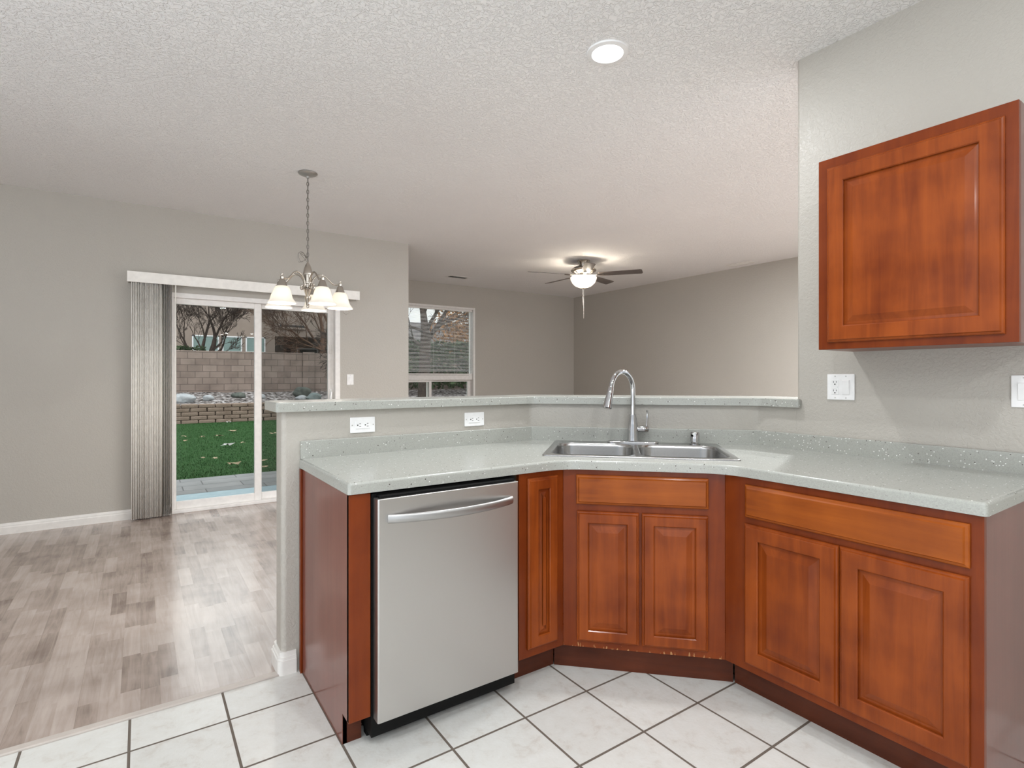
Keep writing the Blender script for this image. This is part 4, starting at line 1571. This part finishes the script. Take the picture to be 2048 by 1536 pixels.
# neighbour's stucco house
hs = thing('neighbor_house', 'tan stucco neighbour house behind the garden wall', 'house', (0, 26, 0))
mb = MB()
mb.box(-6, 0, -0.1, 4.95, 8, 6.2)
mb.box(4.95, 0, 3.08, 8.0, 8, 6.2)
mb.box(4.95, 2.6, -0.1, 8.0, 8, 3.08)
mb.box(7.6, 0, -0.1, 8.0, 2.6, 3.08)
mb.make('house_wall', M['stucco'], hs)
MB().box(-6.5, -0.5, 6.2, 8.3, 8.5, 6.45, 0.05).make('roof', M['roof'], hs)
for x0, x1 in ((1.75, 2.74), (2.86, 3.62), (3.76, 4.55)):
    f_ = MB()
    for (a_, b__, c_, d_) in ((x0, x0 + 0.05, 2.3, 3.0), (x1 - 0.05, x1, 2.3, 3.0), (x0, x1, 2.95, 3.0), (x0, x1, 2.3, 2.36), ):
        f_.box(a_, -0.04, c_, b__, 0.0, d_)
    fo = f_.make('window', M['plastic'], hs)
    MB().box(x0 + 0.05, -0.02, 2.36, x1 - 0.05, -0.005, 2.95).make('pane', M['house_window'], fo)
MB().box(5.16, -0.03, 3.50, 6.22, 0.0, 3.60).make('attic_vent', M['slot'], hs)
MB().box(5.14, -0.10, 3.42, 6.24, 0.0, 3.50).make('vent_ledge', M['stucco'], hs)
f_ = MB().box(6.45, 2.55, 2.1, 7.5, 2.60, 2.72).make('window', M['plastic'], hs)
MB().box(6.53, 2.53, 2.15, 7.42, 2.548, 2.64).make('pane', M['slot'], f_)
lp = MB()
lp.box(5.98, 2.44, 2.36, 6.16, 2.6, 2.66, 0.02)
lp.make('porch_lamp', M['black'], hs)

# second house seen through the living room window
h2 = thing('neighbor_house', 'dark neighbour house with a low eave beyond the living room window', 'house', (11.2, 24.5, 0))
MB().box(-1.5, 0, -0.1, 9.0, 6, 2.75).make('house_wall', M['siding'], h2)
mb = MB()
A = [mb.bm.verts.new(p) for p in ((-2.2, -0.9, 2.62), (9.8, -0.9, 2.62), (9.8, 3.0, 4.1), (-2.2, 3.0, 4.1), (-2.2, 7.0, 2.62), (9.8, 7.0, 2.62))]
B = [mb.bm.verts.new(v.co + Vector((0, 0, 0.14))) for v in A]
for f_ in ((0, 1, 2, 3), (3, 2, 5, 4)):
    mb.bm.faces.new([B[i] for i in f_])
    mb.bm.faces.new([A[i] for i in f_[::-1]])
for i, j in ((0, 1), (1, 2), (2, 5), (5, 4), (4, 3), (3, 0)):
    mb.bm.faces.new((A[i], A[j], B[j], B[i]))
mb.make('roof', M['roof'], h2)
MB().box(2.55, -0.75, -0.1, 2.9, -0.45, 2.6, 0.02).make('porch_post', M['rock_pale'], h2)
MB().box(0.2, -0.04, 0.9, 1.7, 0.0, 2.2).make('window', M['house_window'], h2)


# bare trees
def grow(mb, p, d, length, r, depth, rn, spread, upb, bend=0.15):
    n = 4
    pts_ = [p]
    rad = [r]
    dd = d.copy()
    for i in range(n):
        dd = (dd + Vector((rn.uniform(-bend, bend), rn.uniform(-bend, bend), rn.uniform(-bend, bend) + upb))).normalized()
        p = p + dd * (length / n)
        pts_.append(p)
        rad.append(r * (1 - 0.42 * (i + 1) / n))
    rad = [max(q, 0.0055) for q in rad]
    mb.tube(pts_ if depth > 2 else pts_[::2], rad if depth > 2 else rad[::2], 7 if depth > 4 else (5 if depth > 3 else 3), cap=False)
    if depth == 0:
        return
    k = 3 if rn.random() < 0.45 else 2
    for j in range(k):
        ax = dd.orthogonal().normalized()
        ax.rotate(Matrix.Rotation(rn.uniform(0, 2 * PI), 3, dd))
        nd = dd.copy()
        nd.rotate(Matrix.Rotation(rn.uniform(0.5, 1.0) * spread, 3, ax))
        grow(mb, p, nd, length * rn.uniform(0.64, 0.84), rad[-1] * rn.uniform(0.62, 0.8), depth - 1, rn, spread, upb, bend)
    if depth > 1:
        q_ = pts_[2]
        ax = dd.orthogonal().normalized()
        ax.rotate(Matrix.Rotation(rn.uniform(0, 2 * PI), 3, dd))
        nd = dd.copy()
        nd.rotate(Matrix.Rotation(spread * 1.1, 3, ax))
        grow(mb, q_, nd, length * 0.6, r * 0.4, depth - 2, rn, spread, upb, bend)


GT = 'bare trees beyond the windows'
rn = random.Random(11)
mb = MB()
for (bx_, dx, dz, ln, r) in ((1.95, 0.30, 1, 0.95, 0.105), (1.80, -0.15, 1, 0.9, 0.07), (1.30, -0.75, 1, 0.9, 0.06), (1.90, 0.75, 1, 0.75, 0.055), (1.6, -0.45, 1.0, 0.9, 0.05)):
    grow(mb, Vector((bx_, 22.0, 1.72)), Vector((dx, rn.uniform(-0.2, 0.2), dz)).normalized(), ln, r * 1.15, 7, rn, 0.55, 0.05)
mb.tube([(1.85, 22.0, -0.1), (1.85, 22.0, 1.0), (1.8, 22, 1.8)], [0.2, 0.16, 0.12], 9)
t1 = mb.make('bare_tree', M['bark'], smooth=True, angle=80)
tag(t1, 'dark leafless many-stemmed tree behind the garden wall at left', 'tree', GT)
rn = random.Random(23)
mb = MB()
mb.tube([(6.05, 22.2, -0.1), (6.02, 22.2, 1.2), (6.0, 22.2, 2.35)], [0.18, 0.15, 0.12], 9)
for (dx, dz, ln, r) in ((-0.1, 1, 1.3, 0.10), (-0.6, 1, 1.2, 0.06), (-1.2, 0.75, 1.35, 0.05), (0.5, 1, 1.2, 0.07), (-1.0, 0.25, 1.0, 0.03)):
    grow(mb, Vector((6.0, 22.2, 2.3)), Vector((dx, rn.uniform(-0.3, 0.1), dz)).normalized(), ln, r, 7, rn, 0.5, 0.02)
t2 = mb.make('bare_tree', M['bark_warm'], smooth=True, angle=80)
tag(t2, 'brown bare tree behind the garden wall, right door panel', 'tree', GT)
rn = random.Random(5)
mb = MB()
mb.tube([(6.60, 14.0, -0.06), (6.58, 14.0, 1.0), (6.60, 14.0, 1.9), (6.64, 14, 2.5)], [0.24, 0.175, 0.155, 0.145], 12)
for (dx, dz, z0, ln, r) in ((-0.1, 1, 2.45, 1.2, 0.12), (0.75, 1, 2.2, 1.1, 0.075), (-0.9, 0.8, 2.0, 1.0, 0.06), (1.0, 0.5, 2.35, 1.0, 0.05), (-1.0, 0.3, 2.5, 0.9, 0.045), (0.3, 0.9, 2.5, 1.1, 0.06)):
    grow(mb, Vector((6.62, 14.0, z0)), Vector((dx, rn.uniform(-0.4, 0.4), dz)).normalized(), ln, r, 7, rn, 0.6, 0.0)
t3 = mb.make('bare_tree', M['bark'], smooth=True, angle=80)
tag(t3, 'thick-trunked bare tree outside the living room window', 'tree', GT)

# autumn tree and hedge beyond the living room window
rn = random.Random(3)
at = thing('autumn_tree', 'orange-brown autumn tree far beyond the living room window', 'tree', (12.6, 21.5, 0))
MB().tube([(0, 0, -0.1), (0.05, 0, 1.5), (0, 0, 3.0)], [0.16, 0.13, 0.08], 8).make('trunk', M['bark_warm'], at, smooth=True)
mb = MB()
for i in range(2600):
    u_ = Vector((rn.gauss(0, 1), rn.gauss(0, 1), rn.gauss(0, 1))).normalized() * rn.random() ** 0.4
    p = Vector((u_.x * 2.2, u_.y * 1.6, 3.4 + u_.z * 1.25))
    a, b = Vector((rn.gauss(0, 1), rn.gauss(0, 1), rn.gauss(0, 1))).normalized() * 0.08, Vector((rn.gauss(0, 1), rn.gauss(0, 1), rn.gauss(0, 1))).normalized() * 0.07
    mb.face(p - a, p + b, p + a, p - b)
o = mb.make('foliage', M['autumn'], at, fix=False)
mb = MB()
for i in range(3000):
    p = Vector((rn.uniform(-3.0, 3.4), rn.uniform(-0.5, 0.5), 1.75 * rn.random() ** 0.8))
    a, b = Vector((rn.gauss(0, 1), rn.gauss(0, 1), rn.gauss(0, 1))).normalized() * 0.11, Vector((rn.gauss(0, 1), rn.gauss(0, 1), rn.gauss(0, 1))).normalized() * 0.09
    mb.face(p - a, p + b, p + a, p - b)
o = mb.make('hedge', M['hedge'], fix=False, loc=(9.6, 18.9, 0.85))
tag(o, 'dark clipped hedge beyond the living room window', 'hedge')
mb = MB()
for i in range(500):
    p = Vector((rn.uniform(-0.55, 0.55), rn.uniform(-0.25, 0.25), rn.uniform(0, 0.55)))
    a, b = Vector((rn.gauss(0, 1), rn.gauss(0, 1), rn.gauss(0, 1))).normalized() * 0.06, Vector((rn.gauss(0, 1), rn.gauss(0, 1), rn.gauss(0, 1))).normalized() * 0.05
    mb.face(p - a, p + b, p + a, p - b)
o = mb.make('shrub', M['hedge'], fix=False, loc=(1.25, 20.9, 1.72))
tag(o, 'small dark shrub peeking over the left of the garden wall', 'shrub')
